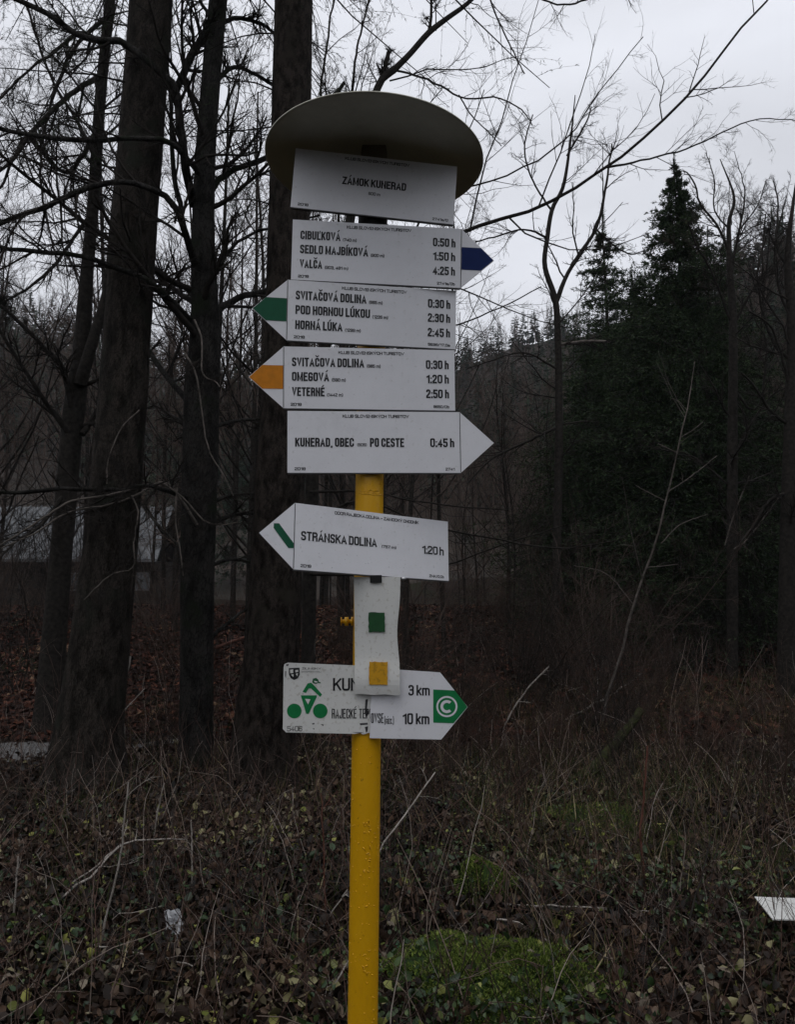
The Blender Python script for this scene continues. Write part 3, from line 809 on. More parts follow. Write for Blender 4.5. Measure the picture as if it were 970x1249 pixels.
def trunk_mesh(P, Q, flare=.6, lobes=5, rings=90, sides=30, org=(0, 0, 0), rough=.05, seed=0, straight_base=False):
    C, Rr = resample(P, Q, rings)
    C = C - np.asarray(org)
    zb = C[:, 2] - C[0, 2]
    T = unit(np.gradient(C, axis=0))
    U = unit(np.cross(T, np.array([0, 1., 0]))); V = np.cross(T, U)
    th = np.arange(sides) * 2 * np.pi / sides
    TH, ZB = np.meshgrid(th, zb)
    nz1 = fbm(np.cos(TH) * 1.5 + 7 + seed, np.sin(TH) * 1.5 + ZB * 1.1, seed, 3) - .45
    nz2 = fbm(TH * 5 / np.pi * 2, ZB * 9, seed + 3, 2) - .4
    fl = flare * np.exp(-np.maximum(ZB, 0) / .28) * (1 + .45 * np.sin(lobes * TH + seed))
    rad = Rr[:, None] * (1 + rough * 2.2 * nz1 + rough * nz2 + fl)
    v = C[:, None] + rad[..., None] * (np.cos(TH)[..., None] * U[:, None] + np.sin(TH)[..., None] * V[:, None])
    a = Acc(); i = (np.arange(rings - 1) * sides)[:, None]; k = np.arange(sides)[None]; k2 = (k + 1) % sides
    a.add(v, q=np.stack([i + k, i + k2, i + sides + k2, i + sides + k], -1).reshape(-1, 4))
    return a.mesh('trunk', True)

def limb_tree(name, label, cat, trunks, limbs, barkm, twigm, depth, seed, flare=.6, dens=(7, 6, 5), twig_lf=(.25, .5), grav=.03, rmin=.0016, rt=.5, extra_trunk_twigs=0, group=None, up=.0, tk=1.):
    """trunks, limbs: lists of (points, Y0, Y1)"""
    rng = np.random.default_rng(seed)
    P0, Q0 = pxline(*trunks[0])
    org = P0[0].copy(); org[2] = float(ground(org[0], org[1]))
    P0[0, 2] = min(P0[0, 2], org[2] - .12)
    t = thing(name, label, cat, tuple(org), group=group)
    obj('trunk', trunk_mesh(P0, Q0, flare, seed=seed, org=org), barkm, t)
    par = []
    for tr in trunks[1:]:
        P, Q = pxline(*tr)
        obj('trunk_fork', trunk_mesh(P, Q, 0, rings=50, sides=18, org=org, seed=seed + 1), barkm, t)
        C, q = resample(P, Q, 12); par.append((C, q))
    if extra_trunk_twigs:
        C, q = resample(P0, Q0, 12)
        par.append((C, q))
    src = []
    for lb in limbs:
        P, Q = pxline(*lb[:3], pw=.3 if (lb[2] < 7 and lb[1] == 7.6) else 1.)
        Q = Q * tk
        C, q = resample(P, Q, 22)
        ln = np.linalg.norm(np.diff(C, axis=0), axis=1).sum()
        j = rng.normal(size=C.shape) * np.array([.004, .01, .004]) * ln * .35
        j[0] = 0; C = C + j
        a = Acc(); tubes(a, C, np.maximum(q, .002), 8, org)
        obj('branch', a.mesh('branch', True), barkm if len(lb) < 4 else lb[3], t)
        C, q = resample(P, Q, 12); src.append((C, q))
    a = Acc()
    if par:
        C = np.stack([p[0] for p in par]); q = np.stack([p[1] for p in par])
        b1, r1 = grow(C, q, max(3, extra_trunk_twigs), (.3, 1), (.10, .28), (35, 75), .14, .04, 8, .25, rmin, rng)
        tubes(a, b1, r1, 5, org)
        b1, r1 = grow(b1, r1, dens[0], (.2, 1), twig_lf, (25, 60), .13, grav, 6, .55, rmin, rng)
        tubes(a, b1, r1, 4, org)
        b2, r2 = grow(b1, r1, dens[1], (.15, 1), twig_lf, (25, 60), .13, grav, 5, .6, rmin, rng)
        tubes(a, b2, r2, 3, org)
    if src:
        C = np.stack([p[0] for p in src]); q = np.stack([p[1] for p in src])
        b1, r1 = grow(C, q, dens[0], (.12, 1), (.16, .5), (22, 65), .12, grav + up, 7, rt, rmin, rng)
        tubes(a, b1, r1, 4, org)
        b2, r2 = grow(b1, r1, dens[1], (.15, 1), twig_lf, (22, 55), .12, grav, 6, .6, rmin, rng)
        tubes(a, b2, r2, 3, org)
        b3, r3 = grow(b2, r2, dens[2], (.1, 1), twig_lf, (22, 55), .12, grav, 4, .7, rmin, rng)
        tubes(a, b3, r3, 3, org)
    if a.n: obj('twigs', a.mesh('twigs'), twigm, t, kind='stuff')
    return t, org

# spruce foliage: drooping boughs with needle blades
def spruce_foliage(acc, accw, z0, z1, rad, nb, rng, droop=.25, blen=.05, bw=.014, sub=18, per=9, cx=lambda z: (0, 0), gappy=.0):
    u = rng.random(nb) ** 1.0
    u = 1 - (1 - u) ** .60
    z = z0 + (z1 - z0) * u
    z = z0 + (z1 - z0) * (np.minimum(np.round(u * 30) / 30, .955) + .016 * rng.normal(size=nb)) if gappy else z
    Ln = rad(np.clip((z - z0) / (z1 - z0), 0, 1)) * rng.uniform(.5, 1.2, nb)
    az = rng.uniform(0, 2 * np.pi, nb)
    N = 7
    pts = []
    p = np.stack([0 * z, 0 * z, z], 1)
    for i, zz in enumerate(z): p[i, :2] += cx(zz)
    top = np.clip((z - z0) / (z1 - z0), 0, 1)
    el = .15 + .55 * top - droop * .6
    d = np.stack([np.cos(az) * np.cos(el), np.sin(az) * np.cos(el), np.sin(el)], 1)
    pts = [p]
    for k in range(N - 1):
        pts.append(pts[-1] + d * (Ln / (N - 1))[:, None])
        d = unit(d + np.array([0, 0, 1.]) * (-.16 * droop * 3 if k < 3 else .10) + .05 * rng.normal(size=d.shape))
    B = np.stack(pts, 1)
    tubes(accw, B, (.006 + .012 * Ln / max(Ln.max(), .1))[:, None] * np.linspace(1, .25, N)[None], 3)
    c, r = grow(B, np.full((nb, N), .004), sub, (.12, 1), (.22, .42), (35, 65), .06, -.05 - .10 * droop, 4, .6, .002, rng, flat=.75, lmin=.06)
    tubes(accw, c, r, 3)
    M_ = len(c)
    idx = np.repeat(np.arange(M_), per); t_ = rng.random(len(idx)) * 2.999; i = t_.astype(int); w_ = (t_ - i)[:, None]
    pp = c[idx, i] * (1 - w_) + c[idx, i + 1] * w_
    dd = unit(c[idx, i + 1] - c[idx, i]) + .55 * rng.normal(size=(len(idx), 3))
    cards(acc, pp, dd, blen * rng.uniform(.7, 1.3, len(idx)), bw, rng=rng)

def crown_above(t, org, C_fn, z0, z1, rmax, nb, seed, per=14, sub=13):
    rng = np.random.default_rng(seed); a, w = Acc(), Acc()
    spruce_foliage(a, w, z0, z1, lambda u: rmax * (1 - u) ** .7 + .3, nb, rng, .45, .045, .007, sub, per, C_fn)
    o = obj('needles', a.mesh('needles', rnd=True), M['needle'], t, kind='stuff')
    o = obj('boughs', w.mesh('boughs'), M['twig'], t, kind='stuff')

# --- A: big dark spruce trunk, left
ta, oa = limb_tree('spruce_tree', 'thickest dark tree trunk left of the signs, standing by the pale track', 'tree',
    [([(104, 960, 96), (108, 900, 80), (122, 780, 69), (137, 640, 62), (148, 500, 58), (155, 400, 55), (166, 250, 53), (176, 120, 52), (184, 0, 51), (200, -300, 44), (210, -600, 34)], 6.9, 7.4)],
    [], M['bark_spruce'], M['twig'], 7, 11, flare=.30)
# --- C: brown spruce trunk just left of the signs
tcn, oc = limb_tree('spruce_tree', 'straight brown spruce trunk directly left of the sign panels', 'tree',
    [([(320, 985, 84), (322, 900, 76), (333, 780, 66), (341, 600, 60), (346, 500, 55), (352, 300, 51), (356, 100, 48), (358, 0, 46), (362, -300, 38), (366, -600, 28)], 7.0, 7.2)],
    [], M['bark_brown'], M['twig'], 7, 12, flare=.18)
for (t_, o_, px0, px1, sd_) in ((ta, oa, 184, 210, 21), (tcn, oc, 358, 366, 22)):
    zt = at(px0, 0, 7.2)[2] - o_[2]
    xt = at(px0, 0, 7.2)[0] - o_[0]
    crown_above(t_, o_, lambda z, xt=xt: (xt, .2), zt + .9, zt + 11, 2.7, 150, sd_)

# dead drooping twigs and hanging needle sprays high on the two spruce trunks
def dead_boughs(t, o, pxf, ylist, n, L0, L1, seed, needles=0, az=(0, 6.283), Yc=7.2):
    rng = np.random.default_rng(seed)
    a = Acc(); an = Acc(); P = []
    for k in range(n):
        py = rng.uniform(*ylist); b = at(pxf(py), py, Yc)
        az_ = rng.uniform(*az); ln = rng.uniform(L0, L1)
        d = np.array([math.cos(az_), math.sin(az_), rng.uniform(-.25, .35)]); d /= np.linalg.norm(d)
        pts = [b]
        for j in range(7):
            pts.append(pts[-1] + d * ln / 7); d = unit(d + np.array([0, 0, -.07]) + .08 * rng.normal(size=3))
        P.append(pts)
    P = np.array(P); Q = np.linspace(.012, .003, 8)[None] * np.ones((n, 1))
    tubes(a, P, Q, 4, o)
    c, r = grow(P, Q, 9, (.2, 1), (.25, .6), (30, 80), .10, -.22, 7, .5, .0018, rng)
    tubes(a, c, r, 3, o)
    c2, r2 = grow(c, r, 5, (.1, 1), (.3, .6), (20, 50), .10, -.15, 5, .6, .0016, rng)
    tubes(a, c2, r2, 3, o)
    obj('dead_twigs', a.mesh('dead_twigs'), M['twig'], t, kind='stuff')
    if needles:
        idx = rng.integers(0, len(c2), needles); t_ = rng.random(needles) * 3.999; i = t_.astype(int); w_ = (t_ - i)[:, None]
        pp = c2[idx, i] * (1 - w_) + c2[idx, i + 1] * w_ - o
        cards(an, pp, unit(c2[idx, i + 1] - c2[idx, i]) + .6 * rng.normal(size=(needles, 3)), .022, .0035, rng=rng)
        obj('needles', an.mesh('needles', rnd=True), M['needle'], t, kind='stuff')
dead_boughs(tcn, oc, lambda y: 352 + (300 - y) * .03, (-160, 260), 20, .5, 1.5, 31, 9000)
dead_boughs(ta, oa, lambda y: 170 + (200 - y) * .07, (-260, 150), 30, .6, 2.4, 32, 40000, (2.2, 4.4))

# --- B: branchy beech between A and C
PL = M['twig_mid']
BL = [
    ([(236, 250, 11.0), (224, 190, 10.2), (214, 112, 10.2), (200, 92, 9.3), (150, 52, 8.5), (100, 45, 7.6), (60, 18, 6.8), (5, -8, 6.0)], 7.6, 6.6),
    ([(214, 112, 9.3), (232, 72, 9.3), (250, 40, 8.5), (262, 12, 8.5), (275, -50, 6.8)], 7.6, 7.5),
    ([(240, 330, 10.2), (215, 255, 7.6), (190, 233, 7.6), (150, 222, 6.8), (120, 224, 7.6), (60, 250, 6.8), (0, 273, 6.0), (-60, 300, 4.2)], 7.6, 6.2),
    ([(236, 395, 9.3), (185, 346, 6.8), (140, 326, 6.8), (90, 311, 6.0), (40, 307, 6.0), (0, 301, 5.1), (-60, 290, 4.2)], 7.6, 6.4),
    ([(246, 215, 7.6), (210, 175, 6.8), (170, 168, 6.0), (120, 171, 6.0), (60, 168, 6.0), (0, 157, 5.1), (-60, 140, 4.2)], 7.6, 6.3),
    ([(256, 392, 11.9), (272, 374, 8.5), (300, 360, 7.6), (330, 354, 7.6), (372, 330, 6.8), (430, 280, 5.1)], 7.6, 8.6),
    ([(254, 350, 6.0), (280, 305, 4.2), (310, 284, 3.4), (340, 277, 3.4), (390, 262, 2.5)], 7.6, 8.2),
    ([(250, 245, 8.5), (268, 218, 7.6), (300, 201, 6.8), (333, 188, 6.8), (380, 150, 6.0), (420, 100, 4.2)], 7.6, 8.4),
    ([(236, 610, 7.6), (180, 592, 5.1), (150, 598, 5.1), (80, 596, 5.1), (30, 600, 5.1), (-20, 600, 4.2)], 7.6, 6.4),
    ([(232, 500, 9.3), (223, 482, 7.6), (200, 455, 6.8), (178, 423, 6.0), (150, 380, 5.1), (138, 330, 4.2)], 7.6, 8.4),
    ([(262, 520, 6.0), (290, 513, 4.2), (318, 511, 3.4), (350, 505, 2.5)], 7.6, 8.2),
    ([(258, 612, 6.0), (285, 604, 4.2), (316, 602, 3.4), (345, 598, 2.5)], 7.6, 8.2),
    ([(256, 640, 6.8), (285, 628, 5.1), (316, 627, 3.4), (350, 640, 2.5)], 7.6, 8.2),
    ([(256, 690, 5.1), (282, 682, 4.2), (308, 687, 3.4), (340, 700, 2.5)], 7.6, 8.2),
    ([(254, 780, 6.8), (280, 758, 4.2), (304, 742, 3.4), (360, 720, 2.5)], 7.6, 8.3),
    ([(262, 100, 6.0), (285, 82, 5.1), (310, 90, 4.2), (335, 105, 4.2)], 7.6, 8.1),
    ([(266, 30, 6.8), (290, 22, 5.1), (320, 30, 4.2), (336, 42, 3.4)], 7.6, 8.1),
    ([(230, 300, 6.8), (210, 200, 6.0), (208, 120, 4.2), (200, 40, 3.4), (205, -40, 2.5)], 7.6, 8.0),
    ([(240, 640, 4.5), (215, 600, 3.2), (195, 588, 2.6), (165, 605, 2.6), (130, 616, 2.6), (80, 626, 2.6), (40, 652, 2.0), (0, 668, 2.0)], 7.4, 6.3, PL),
    ([(160, 604, 2.0), (168, 624, 2.0), (163, 660, 2.0), (162, 692, 1.6), (135, 701, 1.6), (102, 732, 1.3)], 6.5, 6.4, PL),
    ([(197, 588, 2.0), (222, 606, 2.0), (248, 634, 2.0), (268, 640, 1.6), (290, 637, 1.3)], 6.9, 6.8, PL),
    ([(216, 590, 2.0), (214, 635, 2.0), (219, 668, 1.6), (223, 702, 1.3)], 6.9, 6.8, PL),
    ([(225, 430, 2.6), (240, 460, 2.0), (252, 540, 1.6), (270, 575, 1.3), (285, 605, 1.0)], 6.9, 6.7, PL),
    ([(237, 390, 2.6), (246, 415, 2.2), (247, 455, 2.0), (262, 465, 1.6), (268, 472, 1.3)], 6.9, 6.7, PL),
    ([(170, 500, 2.0), (148, 522, 1.7), (132, 560, 1.4), (130, 590, 1.3)], 6.5, 6.4, PL),
    ([(0, 665, 2.0), (40, 640, 2.3), (85, 612, 2.6), (120, 606, 2.6), (160, 598, 2.6)], 6.2, 6.5, PL),
]
limb_tree('beech_tree', 'dark branchy tree with forked limbs between the thickest trunk and the brown one', 'tree',
    [([(236, 975, 48), (239, 900, 40), (240, 790, 40), (241, 690, 41), (244, 560, 43), (246, 470, 42), (250, 400, 36), (248, 300, 29), (250, 200, 25), (257, 100, 23), (266, 0, 22), (280, -160, 18), (290, -330, 12)], 7.6, 7.6)],
    BL, M['bark_beech'], M['twig'], 7.6, 41, flare=.25, dens=(14, 8, 5), twig_lf=(.28, .6), extra_trunk_twigs=16)

# --- D: thinner forked tree, far left
limb_tree('beech_tree', 'slim forked dark tree at the far left, left of the thickest trunk', 'tree',
    [([(60, 870, 36), (64, 800, 30), (72, 700, 26), (84, 560, 25), (90, 500, 26), (99, 430, 21), (106, 330, 15), (114, 240, 14), (122, 120, 13), (134, 0, 12), (150, -160, 8)], 9.6, 9.8),
     ([(97, 470, 16), (116, 405, 13), (130, 350, 9), (140, 250, 8), (150, 150, 7), (160, 50, 6), (170, -60, 4)], 9.6, 9.7)],
    [([(86, 530, 9), (60, 497, 6), (40, 468, 5), (0, 405, 4), (-30, 360, 3)], 9.6, 8.8),
     ([(88, 500, 9), (76, 450, 7), (50, 420, 5), (25, 395, 5), (0, 372, 4)], 9.6, 9.0),
     ([(100, 530, 8), (114, 508, 6), (128, 480, 5), (140, 430, 4)], 9.6, 10.2),
     ([(112, 260, 6), (90, 290, 4), (60, 330, 4), (20, 360, 3), (-20, 380, 2)], 9.6, 9.0),
     ([(118, 160, 7), (80, 210, 5), (35, 168, 5), (20, 185, 4), (0, 230, 3)], 9.6, 9.2),
     ([(126, 90, 7), (80, 120, 6), (40, 160, 5), (10, 200, 4), (-30, 230, 3)], 9.6, 8.7),
     ([(130, 60, 6), (100, 40, 5), (70, 60, 4), (30, 90, 3), (-10, 130, 3)], 9.6, 8.9),
     ([(132, 20, 6), (90, 60, 4), (60, 130, 3), (50, 220, 3), (70, 330, 2)], 9.6, 9.0),
     ([(120, 200, 6), (95, 150, 4), (60, 90, 3), (30, 0, 3)], 9.6, 9.5),
     ([(80, 600, 6), (50, 640, 4), (20, 660, 3), (-10, 690, 3)], 9.6, 8.6)],
    M['bark_thin'], M['twig'], 9.6, 42, flare=.3, dens=(16, 9, 5), twig_lf=(.3, .6), extra_trunk_twigs=18)

# --- G: beech behind the signs
limb_tree('beech_tree', 'beech rising behind the sign panels, its long boughs spreading over the sky', 'tree',
    [([(372, 905, 22), (376, 800, 18), (378, 700, 17), (382, 560, 16), (392, 450, 15), (404, 380, 14), (425, 280, 12), (440, 180, 11), (462, 104, 9), (480, 86, 8), (500, 66, 7), (523, 40, 7), (546, 22, 6), (575, 0, 5), (620, -50, 4)], 9.2, 9.8)],
    [([(406, 375, 10), (470, 318, 7), (530, 300, 6), (575, 281, 5.5), (638, 259, 5), (680, 240, 4.6), (741, 204, 4.2), (798, 156, 4), (844, 111, 3.6), (882, 65, 3.2), (913, 25, 3), (936, 0, 2.6), (960, -30, 2)], 9.4, 7.6),
     ([(741, 204, 3.6), (768, 200, 3), (791, 194, 2.6), (821, 187, 2.4), (852, 176, 2.2), (875, 164, 2), (901, 153, 1.8), (932, 145, 1.5), (975, 148, 1.2)], 8.4, 7.6),
     ([(523, 41, 5), (526, 20, 4), (526, -10, 3)], 9.7, 9.7),
     ([(466, 100, 7), (470, 82, 6.5), (474, 64, 6)], 9.6, 9.6),
     ([(482, 86, 3.2), (510, 93, 3), (538, 105, 2.8), (566, 119, 2.4), (605, 119, 2.2), (636, 133, 1.8), (650, 152, 1.5)], 9.6, 8.6),
     ([(560, 116, 2), (575, 140, 1.8), (595, 160, 1.5), (612, 178, 1.2)], 9.0, 8.8),
     ([(436, 230, 6), (520, 236, 3), (560, 232, 2.6), (600, 221, 2.4), (653, 198, 2.3), (680, 179, 2.1), (700, 160, 2), (730, 115, 1.6), (783, 46, 1.2)], 9.4, 8.2),
     ([(590, -30, 3), (602, 10, 2.4), (625, 60, 2), (640, 90, 1.6)], 9.4, 8.8),
     ([(620, -20, 3), (680, 5, 2.4), (720, -2, 2.6), (760, -20, 3)], 9.4, 8.4),
     ([(430, 262, 5), (410, 200, 4), (392, 120, 3.4), (398, 60, 3), (410, -20, 2.5)], 9.4, 10),
     ([(440, 180, 5), (430, 120, 4), (436, 60, 3), (450, 0, 2.6)], 9.6, 10),
     ([(404, 380, 5), (470, 400, 3), (540, 400, 2.6), (600, 380, 2), (660, 350, 1.6)], 9.3, 8.6),
     ([(378, 640, 5), (440, 610, 3.2), (520, 640, 3), (590, 655, 2.6), (680, 668, 2), (750, 660, 1.5)], 9.2, 8.4),
     ([(378, 600, 4), (450, 600, 3), (500, 610, 2.4), (560, 618, 2), (620, 622, 1.6)], 9.2, 8.6),
     ([(378, 700, 5), (460, 700, 3), (540, 690, 2.6), (610, 665, 2), (690, 640, 1.6)], 9.2, 8.6)],
    M['bark_thin'], M['twig'], 9.4, 43, flare=.3, dens=(13, 7, 4), twig_lf=(.25, .5), extra_trunk_twigs=9, rmin=.0010, up=.02, tk=.88)

# --- E: small forked tree in front of the hill
limb_tree('bare_tree', 'slender bare tree with a forked top, left of the smaller spruce', 'tree',
    [([(676, 800, 11), (679, 700, 10), (682, 560, 10), (682, 480, 9), (681, 420, 8), (678, 368, 7.5), (665, 325, 6), (668, 290, 5.5), (674, 255, 5), (688, 225, 4.5), (697, 165, 2.6), (702, 116, 1)], 13, 13)],
    [([(678, 370, 6.5), (690, 340, 5), (704, 315, 4.5), (728, 278, 4), (738, 235, 3.2), (742, 210, 2.6), (748, 175, 1.8)], 13, 13.2),
     ([(683, 420, 4), (700, 418, 4), (720, 416, 4), (745, 417, 3)], 13, 12.7, PL),
     ([(668, 290, 3), (640, 280, 2.2), (600, 290, 2), (560, 300, 1.5)], 13, 12.6),
     ([(692, 190, 2.6), (715, 150, 2), (722, 130, 1.4)], 13, 13),
     ([(728, 280, 2.4), (750, 300, 2), (770, 310, 1.6), (788, 305, 1.2)], 13, 13),
     ([(680, 450, 3), (640, 430, 2), (600, 440, 1.6), (570, 450, 1.2)], 13, 12.5),
     ([(682, 520, 4), (640, 540, 3), (600, 560, 2.4), (570, 590, 2)], 13, 12.6),
     ([(674, 258, 2.6), (650, 220, 2.2), (640, 180, 1.8), (650, 140, 1.4)], 13, 13)],
    M['bark_thin'], M['twig'], 13, 44, flare=.3, dens=(12, 6, 4), twig_lf=(.25, .5), rmin=.0022, extra_trunk_twigs=10)

# --- H, J, I: bare trees at the right
limb_tree('bare_tree', 'bare tree with many upright forks right of the tallest spruce', 'tree',
    [([(893, 900, 15), (894, 760, 13), (894, 560, 12), (895, 430, 10), (894, 371, 9), (891, 332, 8), (890, 300, 6), (890, 270, 5), (896, 240, 3), (879, 194, 1)], 12.5, 12.5)],
    [([(891, 310, 5), (876, 276, 4), (854, 248, 3.4), (850, 230, 3), (842, 214, 2.4), (834, 208, 2)], 12.5, 12.3),
     ([(893, 335, 5), (896, 312, 4.6), (903, 278, 4), (909, 234, 2.4), (896, 185, .8)], 12.5, 12.6),
     ([(890, 280, 3), (872, 255, 2.6), (872, 220, 2), (862, 186, 1.5)], 12.5, 12.3),
     ([(893, 395, 5), (868, 330, 4), (850, 300, 3), (840, 270, 2.4)], 12.5, 12.1),
     ([(894, 400, 5), (915, 360, 4), (930, 340, 3), (955, 330, 2.4)], 12.5, 12.3),
     ([(894, 470, 5), (920, 500, 4), (935, 450, 3.6), (930, 330, 3), (935, 260, 2)], 12.5, 12.5),
     ([(895, 560, 5), (915, 520, 4), (945, 480, 3), (975, 470, 2.4)], 12.5, 12.2),
     ([(903, 280, 2.6), (925, 250, 2.2), (935, 220, 1.6)], 12.5, 12.4),
     ([(896, 670, 3), (915, 655, 2.6), (950, 607, 2)], 12, 11.8, PL),
     ([(885, 665, 2.4), (895, 630, 2.2), (915, 580, 1.8)], 12, 11.8, PL)],
    M['bark_thin'], M['twig'], 12.5, 45, flare=.3, dens=(14, 7, 4), twig_lf=(.3, .55), rmin=.0018, extra_trunk_twigs=14, up=.05, tk=.7)
limb_tree('bare_tree', 'dark bare tree at the right edge of the wood, cut by the frame', 'tree',
    [([(958, 900, 24), (960, 780, 20), (962, 640, 18), (966, 500, 15), (967, 400, 12), (962, 330, 9), (963, 289, 6), (968, 250, 4), (974, 205, 1.2)], 11.5, 11.5)],
    [([(966, 440, 7), (945, 420, 5), (930, 375, 4.5), (925, 330, 3.6), (935, 290, 3)], 11.5, 11.6),
     ([(966, 480, 7), (950, 420, 4), (938, 395, 3.6), (915, 380, 3)], 11.5, 11.2),
     ([(965, 520, 6), (940, 500, 5), (920, 470, 4), (905, 455, 3)], 11.5, 11.2),
     ([(964, 330, 5), (948, 300, 4), (950, 250, 3), (944, 220, 2)], 11.5, 11.6),
     ([(966, 390, 5), (950, 350, 4), (946, 300, 3), (960, 240, 2)], 11.5, 11.7),
     ([(963, 600, 6), (940, 610, 4), (920, 640, 3.4), (905, 660, 2.6)], 11.5, 11)],
    M['bark_thin'], M['twig'], 11.5, 46, flare=.3, dens=(14, 7, 4), twig_lf=(.3, .55), rmin=.0018, extra_trunk_twigs=12, tk=.7)

# ------------------------------------------------------------------ standing spruces
def spruce(label, px, ytop, ybase, D, seed, rbase, nb=260, sub=16, per=9, mcard=M['needle'], group=None, bl=.075, bw=.02, skirt=0., power=.8, rmax_=3.4):
    top = at(px, ytop, D); base = np.array([top[0], D, float(ground(top[0], D))])
    H = top[2] - base[2]
    t = thing('spruce_tree', label, 'tree', tuple(base), group=group)
    a, w, tr = Acc(), Acc(), Acc()
    rng = np.random.default_rng(seed)
    zs = np.linspace(-.2, H, 14)
    tubes(tr, np.stack([.03 * np.sin(zs), 0 * zs, zs], 1), np.linspace(H * .013, .01, 14), 10)
    obj('trunk', tr.mesh('trunk', True), M['bark_spruce'], t)
    spruce_foliage(a, w, skirt * H, H * .985, lambda u: np.minimum(rbase * (1 - u) ** power, rmax_) * (1 + .12 * np.sin(u * 37)) + .05, nb, rng, .34, bl, bw, sub, per, gappy=1)
    ld = rng.uniform(.93, 1.01, 260) * H
    cards(a, np.stack([0 * ld, 0 * ld, ld], 1), rng.normal(size=(260, 3)) * .7 + np.array([0, 0, .7]), bl * 1.6 * rng.uniform(.5, 1.2, 260) * (1.15 - (ld / H - .93) * 9), bw * .8, rng=rng)
    obj('crown', a.mesh('crown', rnd=True), mcard, t, kind='stuff')
    obj('boughs', w.mesh('boughs'), M['twig'], t, kind='stuff')
    return t
spruce('tallest dark green spruce, standing right of the signs', 823, 193, 860, 16, 51, 4.6, 1300, 19, 11, skirt=.02, power=1.12)
spruce('smaller pointed spruce just left of the tallest one', 736, 258, 860, 21, 52, 4.4, 640, 17, 9, bl=.085, bw=.024, skirt=.05, power=1.1)
spruce('broad low spruce filling the gap between the two pointed spruces', 770, 330, 860, 18, 53, 3.6, 900, 16, 9, skirt=.02, power=.8)
spruce('young spruce in the dark behind the leaning pale sapling', 862, 400, 860, 14.5, 54, 2.1, 460, 14, 9, skirt=.02, power=.6)
spruce('spruce in shade behind the forked bare tree, left of the tall spruces', 715, 430, 860, 17, 55, 2.2, 460, 14, 9, skirt=.02, power=.6)
spruce('distant spruce seen low between the branchy tree and the brown trunk', 290, 437, 700, 48, 56, 2.3, 160, 12, 8, M['needle_far'], bl=.15, bw=.05)
spruce('distant small spruce top glimpsed beside the thickest trunk', 205, 462, 700, 52, 57, 2.2, 140, 12, 8, M['needle_far'], bl=.15, bw=.05)
spruce('dark spruce top rising at the right edge behind the bare tree', 972, 300, 800, 26, 58, 2.2, 260, 14, 8, M['needle_far'], bl=.10, bw=.03)
spruce('dense spruce in shade at the right edge beneath the bare trees', 940, 500, 860, 17, 59, 2.3, 400, 14, 8, skirt=.02, power=.6)

# ------------------------------------------------------------------ wood behind: bare trees copied from a few built ones
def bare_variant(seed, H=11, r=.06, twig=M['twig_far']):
    rng = np.random.default_rng(seed)
    z = np.linspace(-.2, H * .8, 12)
    C = np.stack([.25 * np.sin(z * .5 + seed) * z / H * 2, .15 * np.cos(z * .4) * z / H, z], 1)
    q = np.linspace(r, r * .25, 12)
    t, b = Acc(), Acc()
    tubes(t, C, q, 8)
    c, rr = grow(C[None], q[None], 22, (.16, 1), (.22, .45), (30, 60), .10, .12, 8, .45, .004, rng)
    tubes(t, c, rr, 5)
    c, rr = grow(c, rr, 8, (.15, 1), (.3, .55), (25, 55), .12, .06, 6, .5, .003, rng)
    tubes(b, c, rr, 3)
    c, rr = grow(c, rr, 7, (.1, 1), (.35, .6), (22, 50), .12, .04, 4, .6, .0026, rng)
    tubes(b, c, rr, 3)
    c, rr = grow(c, rr, 3, (.1, 1), (.35, .6), (22, 50), .12, .04, 3, .6, .0022, rng)
    tubes(b, c, rr, 3)
    mt, mb = t.mesh('trunk', True), b.mesh('twigs')
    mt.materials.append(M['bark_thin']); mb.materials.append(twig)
    return mt, mb
VAR = [bare_variant(100 + i, 10 + i * .8) for i in range(6)]
ORD = ['first', 'second', 'third', 'fourth', 'fifth', 'sixth', 'seventh', 'eighth', 'ninth', 'tenth', 'eleventh', 'twelfth', 'thirteenth', 'fourteenth', 'fifteenth', 'sixteenth', 'seventeenth', 'eighteenth', 'nineteenth', 'twentieth', 'twenty-first', 'twenty-second', 'twenty-third', 'twenty-fourth', 'twenty-fifth', 'twenty-sixth', 'twenty-seventh', 'twenty-eighth']
seen_ = {}
def nth(w): seen_[w] = seen_.get(w, -1) + 1; return ORD[min(seen_[w], 27)]
rng = np.random.default_rng(5)
spots = []
for (p0, p1, d0, d1, n_) in ((-260, 60, 14, 30, 10), (60, 340, 14, 30, 13), (330, 500, 14, 24, 7), (370, 680, 12, 38, 24), (680, 900, 22, 40, 8), (880, 1200, 13, 30, 11)):
    for k in range(n_): spots.append((rng.uniform(p0, p1), rng.uniform(d0, d1)))
WHERE = [(-999, 60, 'far left beyond the slim forked tree'), (60, 200, 'behind the thickest trunk'), (200, 345, 'behind the branchy tree'), (345, 470, 'behind the yellow post'),
         (470, 600, 'just right of the signs'), (600, 700, 'around the forked slender tree'), (700, 880, 'behind the tall spruces'), (880, 9999, 'at the right behind the bare trees')]
spots.sort()
for (px, D) in spots:
    x = (px - 485) / F * D
    if -22 < x < -8 and 27 < D < 37: D = 25
    z = float(ground(x, D))
    mt, mb = VAR[rng.integers(0, 6)]
    where = [w for a_, b_, w in WHERE if a_ <= px < b_][0]
    t = thing('bare_tree', nth('t' + where) + ' thin leafless tree from the left, ' + where, 'tree', (x, D, z), rng.uniform(0, 6.28), 'bare trees in the dim wood ' + where)
    s = rng.uniform(.6, 1.0) if 370 < px < 700 else rng.uniform(.8, 1.15)
    if 560 < px < 700: s *= .75
    if px < 345 or (px < 500 and D < 24): s *= 1.3
    t.scale = (s, s, s)
    obj('trunk', mt, parent=t); obj('twigs', mb, parent=t, kind='stuff')

